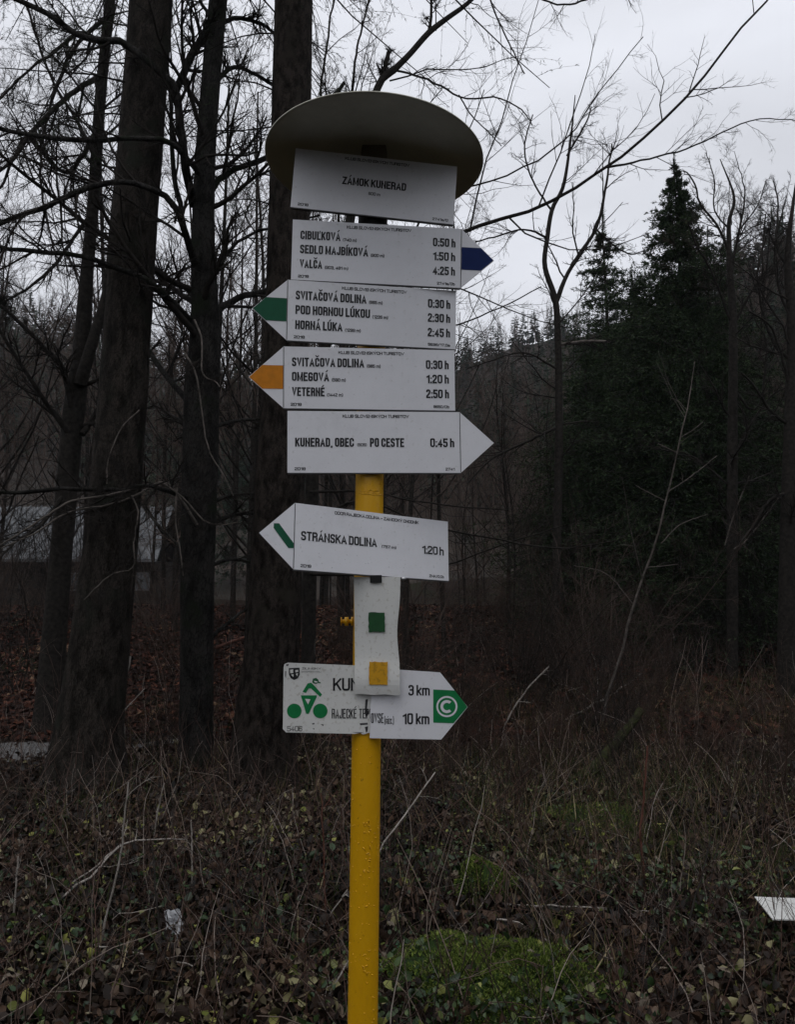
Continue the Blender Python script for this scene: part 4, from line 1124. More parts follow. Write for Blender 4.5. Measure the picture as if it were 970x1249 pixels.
# bare shrubs: many thin stems from one root
def shrub_variant(seed, H=1.9, n=16, m=M['twig_far']):
    rng = np.random.default_rng(seed)
    az = rng.uniform(0, 6.28, n); sp = rng.uniform(.1, .7, n)
    d = unit(np.stack([np.cos(az) * sp, np.sin(az) * sp, np.ones(n)], 1))
    p = np.stack([.12 * rng.normal(size=n), .12 * rng.normal(size=n), np.full(n, -.05)], 1)
    pts = [p]
    ln = rng.uniform(.5, 1.15, n) * H / 8
    for k in range(8):
        pts.append(pts[-1] + d * ln[:, None]); d = unit(d + .10 * rng.normal(size=d.shape) + np.array([0, 0, -.02]))
    C = np.stack(pts, 1); q = np.full((n, 1), .007) * np.linspace(1, .3, 9)[None]
    a = Acc(); tubes(a, C, q, 4)
    c, r = grow(C, q, 9, (.15, 1), (.2, .5), (25, 60), .14, .0, 6, .55, .0022, rng); tubes(a, c, r, 3)
    c, r = grow(c, r, 6, (.1, 1), (.3, .6), (22, 55), .14, .0, 4, .6, .0018, rng); tubes(a, c, r, 3)
    me = a.mesh('bare_shrub'); me.materials.append(m); return me
SH = [shrub_variant(200 + i, 1.4 + .35 * i, m=[M['twig_far'], M['twig'], M['twig_brown'], M['twig_brown']][i % 4]) for i in range(6)]
SHW = [(-999, 110, 'at the left below the roofed house'), (110, 300, 'between the left trunks'), (300, 480, 'behind the post'), (480, 620, 'right of the cycle sign'), (620, 760, 'left of the leaning sapling'), (760, 880, 'in front of the tallest spruce'), (880, 9999, 'near the right edge')]
shs = []
for (p0, p1, d0, d1, n_) in ((-40, 330, 10, 24, 12), (380, 620, 8, 18, 16), (600, 980, 8.5, 14, 20)):
    for k in range(n_):
        shs.append((rng.uniform(p0, p1), rng.uniform(d0, d1)))
for k in range(24): shs.append((rng.uniform(470, 1000), rng.uniform(6, 10)))
for k in range(5): shs.append((rng.uniform(190, 420), rng.uniform(7.6, 9.5)))
for k in range(3): shs.append((rng.uniform(-20, 225), rng.uniform(17, 20)))
for px, D in sorted(shs):
    for _ in (0,):
        x = (px - 485) / F * D
        where = [w for a_, b_, w in SHW if a_ <= px < b_][0]
        o = obj('bare_shrub', SH[rng.integers(0, 6)], label=nth('s' + where) + ' leafless tangled shrub from the left, ' + where, cat='shrub', group='bare shrubs ' + where, loc=(x, D, float(ground(x, D))))
        s = rng.uniform(.6, 1.15) * (.55 if D < 10 else 1) * (1.5 if px < 230 and D > 12 else 1); o.scale = (s, s, s); o.rotation_euler.z = rng.uniform(0, 6.28)

# ------------------------------------------------------------------ wooded hills
rng = np.random.default_rng(77)
# bare wood on the slopes: short twiggy brushes
def hill_wood(n, pxr, tr, conifer, acc, hs):
    px = rng.uniform(*pxr, n); t = rng.uniform(*tr, n)
    e, d = ridge(px); r = 40 + (d - 40) * t
    th = np.arctan((px - 485) / F); x, y = r * np.sin(th), r * np.cos(th)
    z = ground(x, y); b = np.stack([x, y, z], 1)
    H = rng.uniform(*hs, n)
    if conifer:
        k = 90
        idx = np.repeat(np.arange(n), k); u = rng.random(n * k); az = rng.uniform(0, 6.28, n * k)
        rad = (1 - u) * H[idx] * .20 + .1
        dirs = np.stack([np.cos(az), np.sin(az), -.35 + .7 * u], 1)
        c = b[idx] + np.stack([0 * u, 0 * u, (.06 + .94 * u) * H[idx]], 1) + dirs * rad[:, None] * .15
        cards(acc, c, dirs, rad * rng.uniform(.7, 1.2, n * k), rad * .38, rng=rng, up=np.array([0, 0, 1.]))
        cards(acc, b + np.array([0, 0, 1.]) * H[:, None] * .55, np.tile([0, 0, 1.], (n, 1)), H * .44, H * .025, rng=rng)
    else:
        N = 5; pts = [b]
        dd = unit(rng.normal(size=(n, 3)) * .08 + np.array([0, 0, 1.]))
        for k in range(N - 1): pts.append(pts[-1] + dd * (H / (N - 1))[:, None]); dd = unit(dd + .05 * rng.normal(size=dd.shape))
        C = np.stack(pts, 1); q = (H * .009)[:, None] * np.linspace(1, .3, N)[None]
        tubes(acc, C, q, 3)
        c, rr = grow(C, q, 10, (.25, 1), (.25, .45), (22, 50), .1, .08, 4, .5, .018, rng); tubes(acc, c, rr, 3)
        c, rr = grow(c, rr, 4, (.1, 1), (.35, .6), (22, 50), .1, .05, 3, .6, .014, rng); tubes(acc, c, rr, 3)
a = Acc(); hill_wood(420, (-260, 480), (.25, 1.02), True, a, (9, 17)); hill_wood(900, (440, 1250), (.2, 1.0), True, a, (4, 8))
hill_wood(60, (-200, 500), (.97, 1.03), True, a, (9, 15)); hill_wood(24, (500, 1200), (.97, 1.03), True, a, (3, 7))
obj('hillside_spruces', a.mesh('hillside_spruces', rnd=True), M['needle_far'], label='dark conifers covering the distant slopes and their ridge', cat='spruce wood', kind='stuff')
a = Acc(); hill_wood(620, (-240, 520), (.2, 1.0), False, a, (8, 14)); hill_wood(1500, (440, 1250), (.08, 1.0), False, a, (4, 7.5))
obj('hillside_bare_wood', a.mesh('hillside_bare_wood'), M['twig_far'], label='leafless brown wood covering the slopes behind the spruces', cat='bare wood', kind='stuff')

# ------------------------------------------------------------------ house with grey roof
M['roof'] = nmat('roof_sheet', [(.3, (.085, .09, .095)), (.7, (.17, .175, .18))], 3, bst=.3, bd=.02)
M['wall_dark'] = nmat('wall_dark', [(.3, (.02, .018, .016)), (.7, (.05, .045, .04))], 5, bst=.3)
M['frame_white'] = plain('frame_white', (.16, .16, .165), .6)
M['glass'] = plain('glass', (.02, .024, .028), .1, .6)
hb = thing('house', 'low dark house with a large grey sheet roof beyond the left trunks', 'house', (-14.5, 30, .45))
def box(x0, x1, y0, y1, z0, z1):
    return [(x0, y0, z0), (x1, y0, z0), (x1, y1, z0), (x0, y1, z0), (x0, y0, z1), (x1, y0, z1), (x1, y1, z1), (x0, y1, z1)], [(0, 3, 2, 1), (4, 5, 6, 7), (0, 1, 5, 4), (1, 2, 6, 5), (2, 3, 7, 6), (3, 0, 4, 7)]
def bx(name, *d, m=None, parent=None): return obj(name, fast_mesh(name, *box(*d)), m, parent)
bx('wall', -5.5, 5.0, 0, 7, -.5, 2.42, m=M['wall_dark'], parent=hb)
ze, zr = 2.45, 4.9
rv = [(-6, -.6, ze), (5.35, -.6, ze), (4.7, 3.5, zr), (-5.4, 3.5, zr), (-6, 7.6, ze), (5.35, 7.6, ze)]
rv2 = [(x, y, z - .12) for x, y, z in rv]
rf = obj('roof', fast_mesh('roof', rv + rv2, [(0, 1, 2, 3), (3, 2, 5, 4), (7, 6, 9, 8), (8, 9, 10, 11), (0, 6, 7, 1), (1, 7, 8, 2), (2, 8, 11, 5), (5, 11, 10, 4), (4, 10, 9, 3), (3, 9, 6, 0)]), M['roof'], hb)
for k in range(24):
    x = -5.7 + k * .47
    s_ = .003
    q = obj('roof_seam', bpy.data.meshes.get('roof_seam_m') or fast_mesh('roof_seam_m', [(-.02, -.6, ze + .005), (.02, -.6, ze + .005), (.02, 3.45, zr + .005), (-.02, 3.45, zr + .005), (-.02, -.6, ze + .06), (.02, -.6, ze + .06), (.02, 3.45, zr + .06), (-.02, 3.45, zr + .06)], [(4, 5, 6, 7), (0, 1, 5, 4), (1, 2, 6, 5), (3, 0, 4, 7)]), M['roof'], rf, loc=(x if x < 4.65 else 4.65, 0, 0))
bx('gutter', 2.5, 5.35, -.74, -.62, ze - .12, ze - .04, m=M['frame_white'], parent=hb)
for x in (1.9, 4.6):
    w_ = obj('window', fast_mesh('window', *box(x - .32, x + .32, -.06, -.005, 1.25, 1.95)), M['frame_white'], hb)
    obj('pane', fast_mesh('pane', *box(x - .27, x - .02, -.075, -.062, 1.31, 1.89)), M['glass'], w_)
    obj('pane', fast_mesh('pane', *box(x + .02, x + .27, -.075, -.062, 1.31, 1.89)), M['glass'], w_)

# ------------------------------------------------------------------ leaf litter
def leaves(n, xr, yr, size, name, m, label, cat, lift=.02, tilt=.5, seed=1, elong=1.5, power=1., zfun=None, mask=None):
    rng = np.random.default_rng(seed)
    y = yr[0] + (yr[1] - yr[0]) * rng.random(n) ** power
    x = rng.uniform(xr[0], xr[1], n) * (y / yr[1]) if xr[0] < 0 else rng.uniform(xr[0], xr[1], n)
    x = x + rng.normal(size=n) * .2
    if mask is not None:
        k = mask(x, y, rng); x, y = x[k], y[k]; n = len(x)
    z = ground(x, y) + rng.random(n) ** 2 * lift
    if zfun is not None: z = z + zfun(x, y)
    c = np.stack([x, y, z], 1)
    az = rng.uniform(0, 6.28, n)
    u = unit(np.stack([np.cos(az), np.sin(az), tilt * rng.normal(size=n)], 1))
    w = unit(np.cross(u, np.array([0, 0, 1.]) + tilt * rng.normal(size=(n, 3))))
    nn = np.cross(w, u)
    s = (size * rng.uniform(.55, 1.25, n))[:, None]
    fold = (rng.uniform(-.5, .5, n))[:, None] * s
    curl = (rng.uniform(-.35, .35, n))[:, None] * s
    A = c - u * s * elong * .5 + nn * curl; D_ = c + u * s * elong * .5 + nn * curl
    B1 = c - u * s * .22 * elong + w * s * .42 + nn * fold; B2 = c + u * s * .18 * elong + w * s * .40 + nn * fold
    C1 = c - u * s * .22 * elong - w * s * .42 + nn * fold; C2 = c + u * s * .18 * elong - w * s * .40 + nn * fold
    v = np.stack([A, B1, B2, D_, C2, C1], 1)
    b = np.arange(n)[:, None] * 6
    q = np.concatenate([b + np.array([[0, 1, 2, 3]]), b + np.array([[0, 3, 4, 5]])])
    r = rng.random(n)
    if name == 'leaf_litter': r = np.clip(r * .95 + 1.1 * (fbm(x * 1.3, y * 1.3, 41, 5) - .50), 0, 1) ** 1.15
    a = Acc(); a.add(v, q=q, rq=np.r_[r, r])
    return obj(name, a.mesh(name, rnd=True), m, label=label, cat=cat, kind='stuff')
leaves(72000, (-5.2, 5.2), (2.3, 9), .036, 'leaf_litter', M['litter'], 'wet brown fallen leaves covering the forest floor', 'fallen leaves', .10, .85, 1, power=1.1, mask=lambda x, y, g: (g.random(len(x)) < 1.15 - .55 * smooth(4.2, 7, y) - .9 * smooth(.50, .62, fbm(x * 2.1, y * 2.1, 55))) & (~((np.abs(y - 8.35) < .42) & (x < -3.3)) | (g.random(len(x)) < .12)))
leaves(46000, (-15, 13), (9, 26), .085, 'leaf_litter', M['litter_red'], 'reddish beech leaves on the bank behind the trunks', 'fallen leaves', .04, .4, 2,
       mask=lambda x, y, g: np.ones(len(x), bool))
def patch(x, y, g): return g.random(len(x)) < smooth(.42, .62, fbm(x * 1.6, y * 1.6, 21)) * (1.0 - .5 * smooth(4, 8, y)) * np.where(x < -.2, .45, 1.)
leaves(36000, (-4, 4), (2.3, 7.5), .021, 'ground_ivy', M['green_leaf'], 'small green and yellowish leaves of low plants among the litter', 'ground cover', .14, .7, 3, 1.2, 1.5, mask=patch)
leaves(3000, (-3.4, 3.4), (2.3, 4.6), .034, 'bramble_leaves', M['green_leaf'], 'larger dark bramble leaves near the foreground', 'bramble leaves', .22, .8, 4, 1.4, 1, mask=patch)

leaves(700, (-3.6, 3.6), (2.3, 5.5), .062, 'large_leaves', M['litter'], 'large curled brown leaves lying on top of the litter', 'fallen leaves', .05, .8, 5, 1.2, 1)
leaves(700, (-3.6, 3.6), (2.3, 6), .04, 'yellow_leaves', M['yellow_leaf'], 'scattered yellowing leaves on the forest floor', 'fallen leaves', .10, .8, 6, 1.2, 1)
def stems(n, xr, yr, h, r, name, m, label, cat, seed, lean=.35, kids=3, power=1., xfun=None):
    rng = np.random.default_rng(seed)
    y = yr[0] + (yr[1] - yr[0]) * rng.random(n) ** power
    x = rng.uniform(xr[0], xr[1], n) * (y / yr[1])
    p = np.stack([x, y, ground(x, y) - .02], 1)
    d = unit(lean * rng.normal(size=(n, 3)) + np.array([0, 0, 1.]))
    ln = rng.uniform(h[0], h[1], n); pts = [p]
    for k in range(6): pts.append(pts[-1] + d * (ln / 6)[:, None]); d = unit(d + .12 * rng.normal(size=d.shape) + np.array([0, 0, -.05]))
    C = np.stack(pts, 1); q = rng.uniform(r[0], r[1], n)[:, None] * np.linspace(1, .4, 7)[None]
    a = Acc(); tubes(a, C, q, 4, rnd=rng.random(n))
    if kids:
        c, rr = grow(C, q, kids, (.2, .95), (.2, .5), (25, 60), .14, .02, 5, .6, .0009, rng); tubes(a, c, rr, 3, rnd=rng.random(len(c)))
    return obj(name, a.mesh(name, rnd=True), m, label=label, cat=cat, kind='stuff')
M['stems'] = rmat('stems', [(0, (.014, .010, .008)), (.5, (.05, .028, .02)), (.78, (.11, .06, .045)), (.9, (.20, .15, .12)), (1, (.40, .35, .31))], .7, .3)
stems(2300, (-5, 5), (2.6, 8.5), (.15, .75), (.0013, .0032), 'dead_stems', M['stems'], 'thin dead stems standing in the leaf litter', 'dead stems', 61, .35, 3)
stems(800, (-9, 9), (7, 14), (.3, 1.3), (.002, .0045), 'dead_stems', M['stems'], 'taller dead stems and saplings at the edge of the wood', 'dead stems', 62, .28, 5)
stems(1200, (-4.4, 4.4), (2.8, 7.5), (.25, .8), (.0012, .003), 'fallen_twigs', M['stems'], 'fallen twigs lying and leaning over the leaves', 'fallen twigs', 63, 3.5, 3)
# dead grass, thickest at the right
def grass_patch(n, seed):
    rng = np.random.default_rng(seed)
    y = rng.uniform(3.2, 12.5, n); x = rng.uniform(-.45, .62, n) * y
    keep = rng.random(n) < np.where(x > .5, 1., .25) * smooth(.35, .6, fbm(x * .8, y * .8, 33) + .08)
    x, y = x[keep], y[keep]; n = len(x)
    b = np.stack([x, y, ground(x, y) - .01], 1)
    a = Acc(); cards(a, b, rng.normal(size=(n, 3)) * .75 + np.array([0, 0, 1.]), rng.uniform(.05, .34, n), rng.uniform(.003, .006, n) * (1 + y * .05), rng=rng)
    return a
obj('grass', grass_patch(52000, 71).mesh('grass', rnd=True), M['grass'], label='withered grass and weeds growing through the litter', cat='grass', kind='stuff')

# ------------------------------------------------------------------ moss mounds, log
def mound(label, px, py, D, rx, ry, h, seed, n, mossy=1):
    D = on_ground(px, py); b = at(px, py, D); x0, y0 = b[0], D; z0 = float(ground(x0, y0))
    t = thing('moss_mound', label, 'moss mound', (x0, y0, z0))
    nu, nv = 40, 16; v = []; f = []
    for i in range(nv + 1):
        for j in range(nu):
            ph = math.pi / 2 * i / nv; th = 2 * math.pi * j / nu
            k = 1 + .95 * (float(fbm(math.cos(th) * 2 * math.cos(ph) + 5, math.sin(th) * 2 * math.cos(ph) + 9, seed)) - .47)
            v.append((rx * k * math.cos(ph) * math.cos(th), ry * k * math.cos(ph) * math.sin(th), h * math.sin(ph) * k - .04))
    for i in range(nv):
        for j in range(nu): f.append((i * nu + j, i * nu + (j + 1) % nu, (i + 1) * nu + (j + 1) % nu, (i + 1) * nu + j))
    me = fast_mesh('mound', v, f)
    for p in me.polygons: p.use_smooth = True
    obj('mound_core', me, M['moss_core'], t)
    rng = np.random.default_rng(seed); V = np.array(v)
    Q = np.array(f); idx = rng.integers(0, len(Q), n); w = rng.dirichlet(np.ones(4), n)
    c = (V[Q[idx]] * w[..., None]).sum(1)
    nr = unit(c / np.array([rx, ry, h]) ** 2)
    bald = fbm(c[:, 0] * 9 + 3, c[:, 1] * 9, seed + 9, 5) < .56 + .12 * rng.random(n)
    c, nr = c[bald], nr[bald]
    li = rng.integers(0, len(c), int(120 * rx / .5))
    b2 = Acc(); cards(b2, c[li] + nr[li] * .012, np.cross(nr[li], rng.normal(size=(len(li), 3))), rng.uniform(.02, .045, len(li)), rng.uniform(.014, .028, len(li)), rng=rng, up=nr[li])
    obj('fallen_leaves', b2.mesh('fallen_leaves', rnd=True), M['litter'], t, kind='stuff')
    a = Acc(); cards(a, c, nr + .7 * rng.normal(size=c.shape), rng.uniform(.010, .026, len(c)), rng.uniform(.004, .008, len(c)), rng=rng)
    obj('moss', a.mesh('moss', rnd=True), M['moss'], t, kind='stuff')
mound('wide green moss covered mound right of the post foot', 612, 1205, 3.62, .50, .38, .19, 81, 46000)
mound('small round mossy stump above the wide moss mound', 592, 1092, 4.35, .17, .15, .19, 82, 11000)
mound('low mossy hump further back in the grass', 722, 1000, 5.6, .45, .3, .12, 83, 9000)

def stick(name, label, cat, pts, m, jit=0, gz=None, kids=0, seed=0):
    """pts: (px, py, thickness px, Y)"""
    lie = gz == 'lie'
    if name == 'dry_stem':
        g0 = on_ground(pts[0][0], pts[0][1]) if pts[0][1] < 1248 else pts[0][3]
        dD = g0 - pts[0][3]
        pts = [(a_, b_, c_ * .95, on_ground(a_, b_, .04 + .05 * (i % 2)) if lie else d_ + dD) for i, (a_, b_, c_, d_) in enumerate(pts)]
    P = np.array([at(a_, b_, d_) for a_, b_, c_, d_ in pts]); Q = np.array([c_ * d_ / F / 2 for a_, b_, c_, d_ in pts])
    C, q = resample(P, Q, 16) if len(P) > 2 else (np.linspace(P[0], P[1], 10), np.linspace(Q[0], Q[1], 10))
    o_ = C[0].copy(); g = np.random.default_rng(seed)
    ln = np.linalg.norm(C[-1] - C[0]); C = C + g.normal(size=C.shape) * .0028 * ln
    a = Acc(); tubes(a, C, q, 6, o_)
    if kids:
        c, r = grow(C[None], q[None], kids, (.25, 1), (.15, .4), (30, 60), .12, .03, 6, .55, .0012, g); tubes(a, c, r, 3, o_)
        c, r = grow(c, r, 4, (.2, 1), (.2, .5), (30, 60), .12, .03, 4, .55, .001, g); tubes(a, c, r, 3, o_)
    return obj(name, a.mesh(name, True), m, label=label, cat=cat, loc=tuple(o_))

M['log'] = nmat('mossy_log', [(.3, (.015, .012, .008)), (.55, (.03, .035, .012)), (.75, (.055, .06, .02))], 9, bst=.8, bd=.01)
def rosette(label, px, py, n, r, m, seed):
    D = on_ground(px, py, .03); b = at(px, py, D); g = np.random.default_rng(seed)
    t = thing('leafy_plant', label, 'plant', (b[0], D, float(ground(b[0], D))), group='low leafy plants in the litter')
    az = g.uniform(0, 6.28, n); el = g.uniform(.1, 1.1, n); ln = r * g.uniform(.35, 1, n)
    d = np.stack([np.cos(az) * np.cos(el), np.sin(az) * np.cos(el), np.sin(el)], 1)
    a = Acc(); pts = np.stack([0 * d, d * ln[:, None] * .5, d * ln[:, None]], 1); tubes(a, pts, np.full((n, 3), .0009), 3)
    obj('stalks', a.mesh('stalks'), M['twig_red'], t)
    a = Acc(); s_ = r * .38
    for k in range(n):
        c = pts[k, 2]; u = np.array([math.cos(az[k]), math.sin(az[k]), g.uniform(-.5, .2)]); u /= np.linalg.norm(u); w = np.cross(u, [g.normal() * .3, g.normal() * .3, 1.]); w /= np.linalg.norm(w)
        z_ = np.cross(w, u); q = s_ * g.uniform(.6, 1.2)
        o_ = [(0, 0), (.25, .45), (.55, .38), (.62, .55), (.85, .28), (1.05, 0), (.85, -.28), (.62, -.55), (.55, -.38), (.25, -.45)]
        V = [c + q * (p * u + h * w + .25 * abs(h) * z_) for p, h in o_] + [c + q * .55 * u]
        a.add(np.array(V), t=np.array([[10, i, (i + 1) % 10] for i in range(10)]), rt=np.full(10, g.random()))
    obj('leaves', a.mesh('leaves', rnd=True), m, t, kind='stuff')
for k, (lab, px, py, n, r, m_) in enumerate([
    ('yellow leafed low plant under the white rag at the left', 143, 1190, 9, .06, 'yellow_leaf'), ('yellow green plant on the bottom edge left of the post', 245, 1236, 14, .08, 'yellow_leaf'),
    ('small yellow plant just left of the post foot', 374, 1178, 7, .05, 'yellow_leaf'), ('tiny yellow green plant left of the post near the bottom', 356, 1208, 7, .045, 'yellow_leaf'),
    ('pale green sprig between the rag and the post', 308, 1219, 6, .04, 'yellow_leaf'), ('yellow green plant in the grass above the wide moss mound', 722, 1018, 12, .13, 'yellow_leaf'),
    ('yellow green seedling cluster right of the small mossy stump', 686, 1120, 16, .10, 'yellow_leaf'), ('pale sprig on the wide moss mound', 588, 1212, 9, .055, 'yellow_leaf'),
    ('low leafy clump at the lower rim of the wide moss mound', 602, 1238, 12, .06, 'green_leaf'), ('green leafy clump hard right of the post foot', 478, 1168, 16, .08, 'teal_leaf'),
    ('yellow plant on the bottom edge right of the moss mound', 738, 1244, 9, .06, 'yellow_leaf'), ('green weed before the white board at the right', 946, 1122, 14, .09, 'green_leaf'),
    ('bluish green leaf clump among dark litter right of the moss mound', 782, 1196, 8, .06, 'teal_leaf'), ('bright weed near the lower right corner', 952, 1205, 12, .07, 'green_leaf')]):
    rosette(lab, px, py, n, r, M[m_], 700 + k)

# mossy fallen log
t = stick('fallen_log', 'mossy fallen log slanting through the undergrowth right of the post', 'log', [(655, 992, 12, 6.4), (700, 955, 13, 6.9), (740, 920, 12, 7.4), (782, 868, 10, 7.9)], M['log'], kids=2)
# leaning pale sapling
s0 = thing('sapling', 'leaning pale sapling in front of the tallest spruce', 'sapling', tuple(at(735, 880, 8.6)))
def part_stick(parent, name, pts, m, kids=0, seed=0):
    o = stick(name, None, None, pts, m, kids=kids, seed=seed)
    o.location = Vector(o.location) - Vector(parent.location); o.parent = parent; return o
part_stick(s0, 'stem', [(a_, b_, c_ * .62, d_) for a_, b_, c_, d_ in [(735, 880, 6, 8.6), (746, 838, 5.5, 8.6), (759, 796, 5, 8.6), (773, 737, 4.6, 8.5), (790, 692, 4.2, 8.5), (807, 648, 3.8, 8.4), (816, 585, 3.2, 8.4), (830, 534, 2.8, 8.3), (840, 490, 2.2, 8.3), (848, 440, 1.6, 8.3)]], M['twig_mid'], 5, 1)
for k, q in enumerate(([(830, 534, 2.4), (845, 525, 2), (858, 515, 1.5)], [(826, 552, 2), (803, 541, 1.5)], [(816, 600, 2.6), (845, 580, 2), (875, 556, 1.5)], [(812, 611, 2), (790, 600, 1.8), (776, 592, 1.4)], [(807, 663, 2.2), (830, 640, 1.8), (864, 627, 1.4)], [(790, 692, 2), (812, 690, 1.6), (828, 688, 1.3)], [(773, 737, 2), (740, 700, 1.8), (700, 690, 1.4)])):
    part_stick(s0, 'branch', [(a_, b_, c_ * .6, 8.4) for a_, b_, c_ in q], M['twig_mid'], 2, k)

ST = [
    ('tall pale stem right of the small mossy stump', [(790, 1095, 3.2, 4.3), (781, 1018, 2.8, 4.3), (784, 991, 2.6, 4.3), (790, 909, 2, 4.3)], 'twig_red'),
    ('pale stick leaning just right of the yellow post', [(462, 1060, 2.4, 4.2), (465, 1035, 2.2, 4.3), (500, 986, 2, 4.4), (531, 942, 1.6, 4.5)], 'twig_pale'),
    ('forked pale twig right of the cycle sign', [(612, 915, 2.4, 6), (616, 885, 2.2, 6), (640, 845, 2, 6), (670, 812, 1.5, 6)], 'twig_pale'),
    ('pale twig lying toward the sapling foot', [(690, 878, 2.2, 6.5), (720, 862, 2.4, 6.6), (750, 845, 2.2, 6.8), (784, 821, 1.5, 7)], 'twig_pale'),
    ('long pale stalk rising from the lower left corner', [(-10, 1166, 3, 3.6), (73, 1097, 3, 4), (120, 1060, 2.6, 4.3), (154, 1027, 2.2, 4.6), (225, 1025, 1.6, 4.8)], 'twig_pale'),
    ('second pale stalk beside the lower left one', [(-10, 1150, 2.4, 3.7), (60, 1094, 2.2, 4.1), (110, 1062, 2, 4.3), (146, 1030, 1.6, 4.6)], 'twig_pale'),
    ('upright dry stem left of the white rag', [(118, 1170, 3, 3.9), (132, 1105, 2.6, 3.9), (145, 1052, 2.4, 3.9), (156, 955, 1.8, 3.9)], 'twig_pale'),
    ('short dry stem below the branchy tree', [(186, 1030, 2, 4.8), (192, 990, 2, 4.8), (200, 955, 1.5, 4.8)], 'twig_pale'),
    ('straight dry stem above the white rag', [(234, 1092, 2.2, 4.4), (234, 1040, 2, 4.4), (233, 1000, 1.5, 4.4)], 'twig_pale'),
    ('dry stem at the left edge', [(15, 1140, 2.4, 4.2), (18, 1090, 2.2, 4.2), (22, 1045, 1.8, 4.2)], 'twig_pale'),
    ('reddish stem rising left of the post', [(398, 1140, 2.2, 4.2), (396, 1080, 2, 4.2), (395, 1034, 1.8, 4.2), (392, 968, 1.4, 4.2)], 'twig_red'),
    ('pale twig touching the foot of the post at left', [(372, 1256, 2.6, 3.1), (400, 1215, 2.4, 3.2), (425, 1172, 2, 3.3)], 'twig_pale'),
    ('twig slanting up to the post from the left', [(385, 1145, 2, 3.9), (400, 1120, 1.8, 3.9), (424, 1085, 1.6, 3.9)], 'twig_pale'),
    ('dark bent stem beneath the white rag', [(200, 1250, 3.2, 3.1), (198, 1200, 3, 3.3), (195, 1145, 2.8, 3.5), (186, 1035, 2, 3.8)], 'stems_dark'),
    ('pale fallen twig crossing the ground left of the rag', [(100, 1150, 2, 3.8), (150, 1160, 2.2, 3.8), (210, 1172, 2, 3.7), (236, 1178, 1.5, 3.6)], 'twig_pale'),
    ('thin twig lying across the ground below the small mossy stump', [(600, 1103, 2.2, 4.1), (690, 1105, 2.2, 4.2), (760, 1110, 2, 4.3), (800, 1112, 1.6, 4.4)], 'twig_pale'),
    ('pale twig propped against the right hand stem', [(795, 1102, 2.4, 4.1), (820, 1088, 2.2, 4.2), (860, 1066, 1.8, 4.3)], 'twig_pale'),
    ('dark upright stem left of the white board', [(836, 1185, 3, 3.6), (842, 1120, 2.8, 3.7), (856, 1070, 2.4, 3.8), (868, 1020, 2, 3.9)], 'stems_dark'),
    ('pale hanging dead vine between the left trunks', [(196, 713, 3.2, 6.4), (204, 760, 3.2, 6.3), (194, 820, 3, 6.2), (203, 880, 3, 6.1), (212, 940, 2.6, 6.0)], 'twig_red'),
    ('crooked pale dead branch right of the thickest trunk base', [(192, 780, 3, 6.2), (194, 830, 3.4, 6.1), (196, 850, 3, 6.0), (186, 800, 2.4, 6.2), (182, 765, 2, 6.3)][:3] + [(205, 900, 2.4, 5.9)], 'twig_pale'),
    ('dead branch leaning on the thickest trunk', [(140, 950, 4, 6.2), (150, 900, 4.5, 6.3), (148, 850, 4, 6.4), (158, 800, 3.4, 6.5)], 'twig_pale'),
    ('light brown branch lying between the branchy tree and the brown trunk', [(258, 792, 5, 8.5), (280, 784, 4.6, 8.6), (302, 776, 3.6, 8.7)], 'twig_red'),
    ('red stem low in the grass right of the mossy stump', [(726, 1085, 3, 4.4), (722, 1070, 3, 4.4), (732, 1050, 2.2, 4.4)], 'twig_red'),
    ('long curved twig over the wide moss mound', [(590, 1122, 2.4, 3.6), (625, 1124, 2.6, 3.55), (665, 1145, 2.4, 3.45), (722, 1195, 1.8, 3.3)], 'twig_pale'),
]
M['stems_dark'] = M['bark_thin']
for k, (lab, pts, mm_) in enumerate(ST):
    stick('dry_stem', lab, 'stem', pts, M[mm_], kids=2, seed=300 + k, gz='lie' if any(w in lab for w in ('lying', 'fallen', 'curved')) else None)

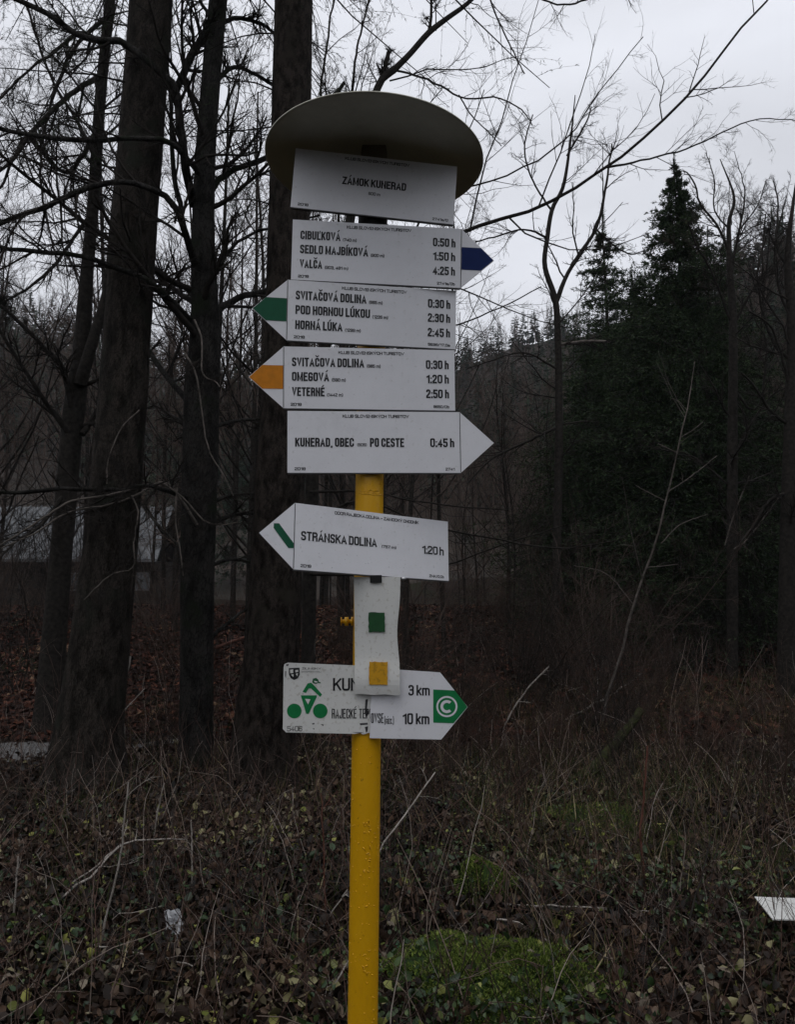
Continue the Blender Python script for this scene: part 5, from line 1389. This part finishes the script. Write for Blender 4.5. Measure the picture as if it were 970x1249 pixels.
# ------------------------------------------------------------------ white scraps
M['rag'] = plain('rag', (.55, .56, .58), .6)
g = np.random.default_rng(9); v = []; f = []
b = at(211, 1134, on_ground(211, 1150) - .03)
for i in range(13):
    for j in range(7):
        u, w = i / 12, j / 6
        wd = .042 * (.55 + .45 * math.sin(3.1 * u + .4)) + .004
        v.append((-.008 + (w - .5) * 2 * wd + .012 * math.sin(u * 3) + g.normal() * .003, .012 * math.sin(w * 9 + u * 5) + g.normal() * .003, .085 - .16 * u + g.normal() * .003))
for i in range(12):
    for j in range(6): f.append((i * 7 + j, i * 7 + j + 1, i * 7 + j + 8, i * 7 + j + 7))
me = fast_mesh('white_rag', v, f)
o = obj('white_rag', me, M['rag'], label='crumpled white scrap caught on twigs low at the left', cat='litter', loc=tuple(b))
sm = o.modifiers.new('solid', 'SOLIDIFY'); sm.thickness = .0015
Db = on_ground(950, 1104, .22)
p0, p1, p2, p3 = at(921, 1093.5, Db + .16), at(1010, 1097, Db + .16), at(1010, 1122, Db - .1), at(943, 1121, Db - .1)
zb = min(p[2] for p in (p0, p1, p2, p3))
v = [tuple(p) for p in (p0, p1, p2, p3)] + [tuple(p - np.array([0, 0, .005])) for p in (p0, p1, p2, p3)]
obj('white_board', fast_mesh('white_board', v, [(0, 1, 2, 3), (7, 6, 5, 4), (0, 4, 5, 1), (1, 5, 6, 2), (2, 6, 7, 3), (3, 7, 4, 0)]), M['white_old'], label='white board lying on the ground at the right edge', cat='board')

# ------------------------------------------------------------------ row of unseen spruces added behind the camera to shade the scene
M_sp = [o for o in COL.objects if o.name.startswith('spruce_tree') and o.get('label', '').startswith(('tallest', 'smaller pointed', 'broad low'))]
g = np.random.default_rng(88)
for k in range(9):
    az = R(66 + 228 * (k + .5) / 9 + g.uniform(-4, 4)); d = g.uniform(11, 15)
    src = M_sp[k % len(M_sp)]
    x, y = d * math.sin(az), d * math.cos(az)
    t = src.copy(); COL.objects.link(t); t.location = (x, y, float(ground(x, y))); t.rotation_euler.z = g.uniform(0, 6.28)
    t.scale = (1.15, 1.15, 1.0)
    t['label'] = ORD[k] + ' added spruce clockwise in the unseen shade row behind the viewer'; t['group'] = 'unseen spruces added for shade'
    for c in src.children:
        q = c.copy(); COL.objects.link(q); q.parent = t

# thin mist in the valley
HZ = bpy.data.materials.new('valley_haze'); HZ.use_nodes = True
hn = HZ.node_tree.nodes; hn.clear()
ho = hn.new('ShaderNodeOutputMaterial'); pv = hn.new('ShaderNodeVolumePrincipled')
pv.inputs['Color'].default_value = (.85, .88, .92, 1); pv.inputs['Density'].default_value = .00045
HZ.node_tree.links.new(pv.outputs[0], ho.inputs['Volume'])
obj('haze', fast_mesh('haze', *box(-460, 460, -460, 660, -30, 130)), HZ, kind='stuff', label='thin pale mist filling the valley air', cat='haze')
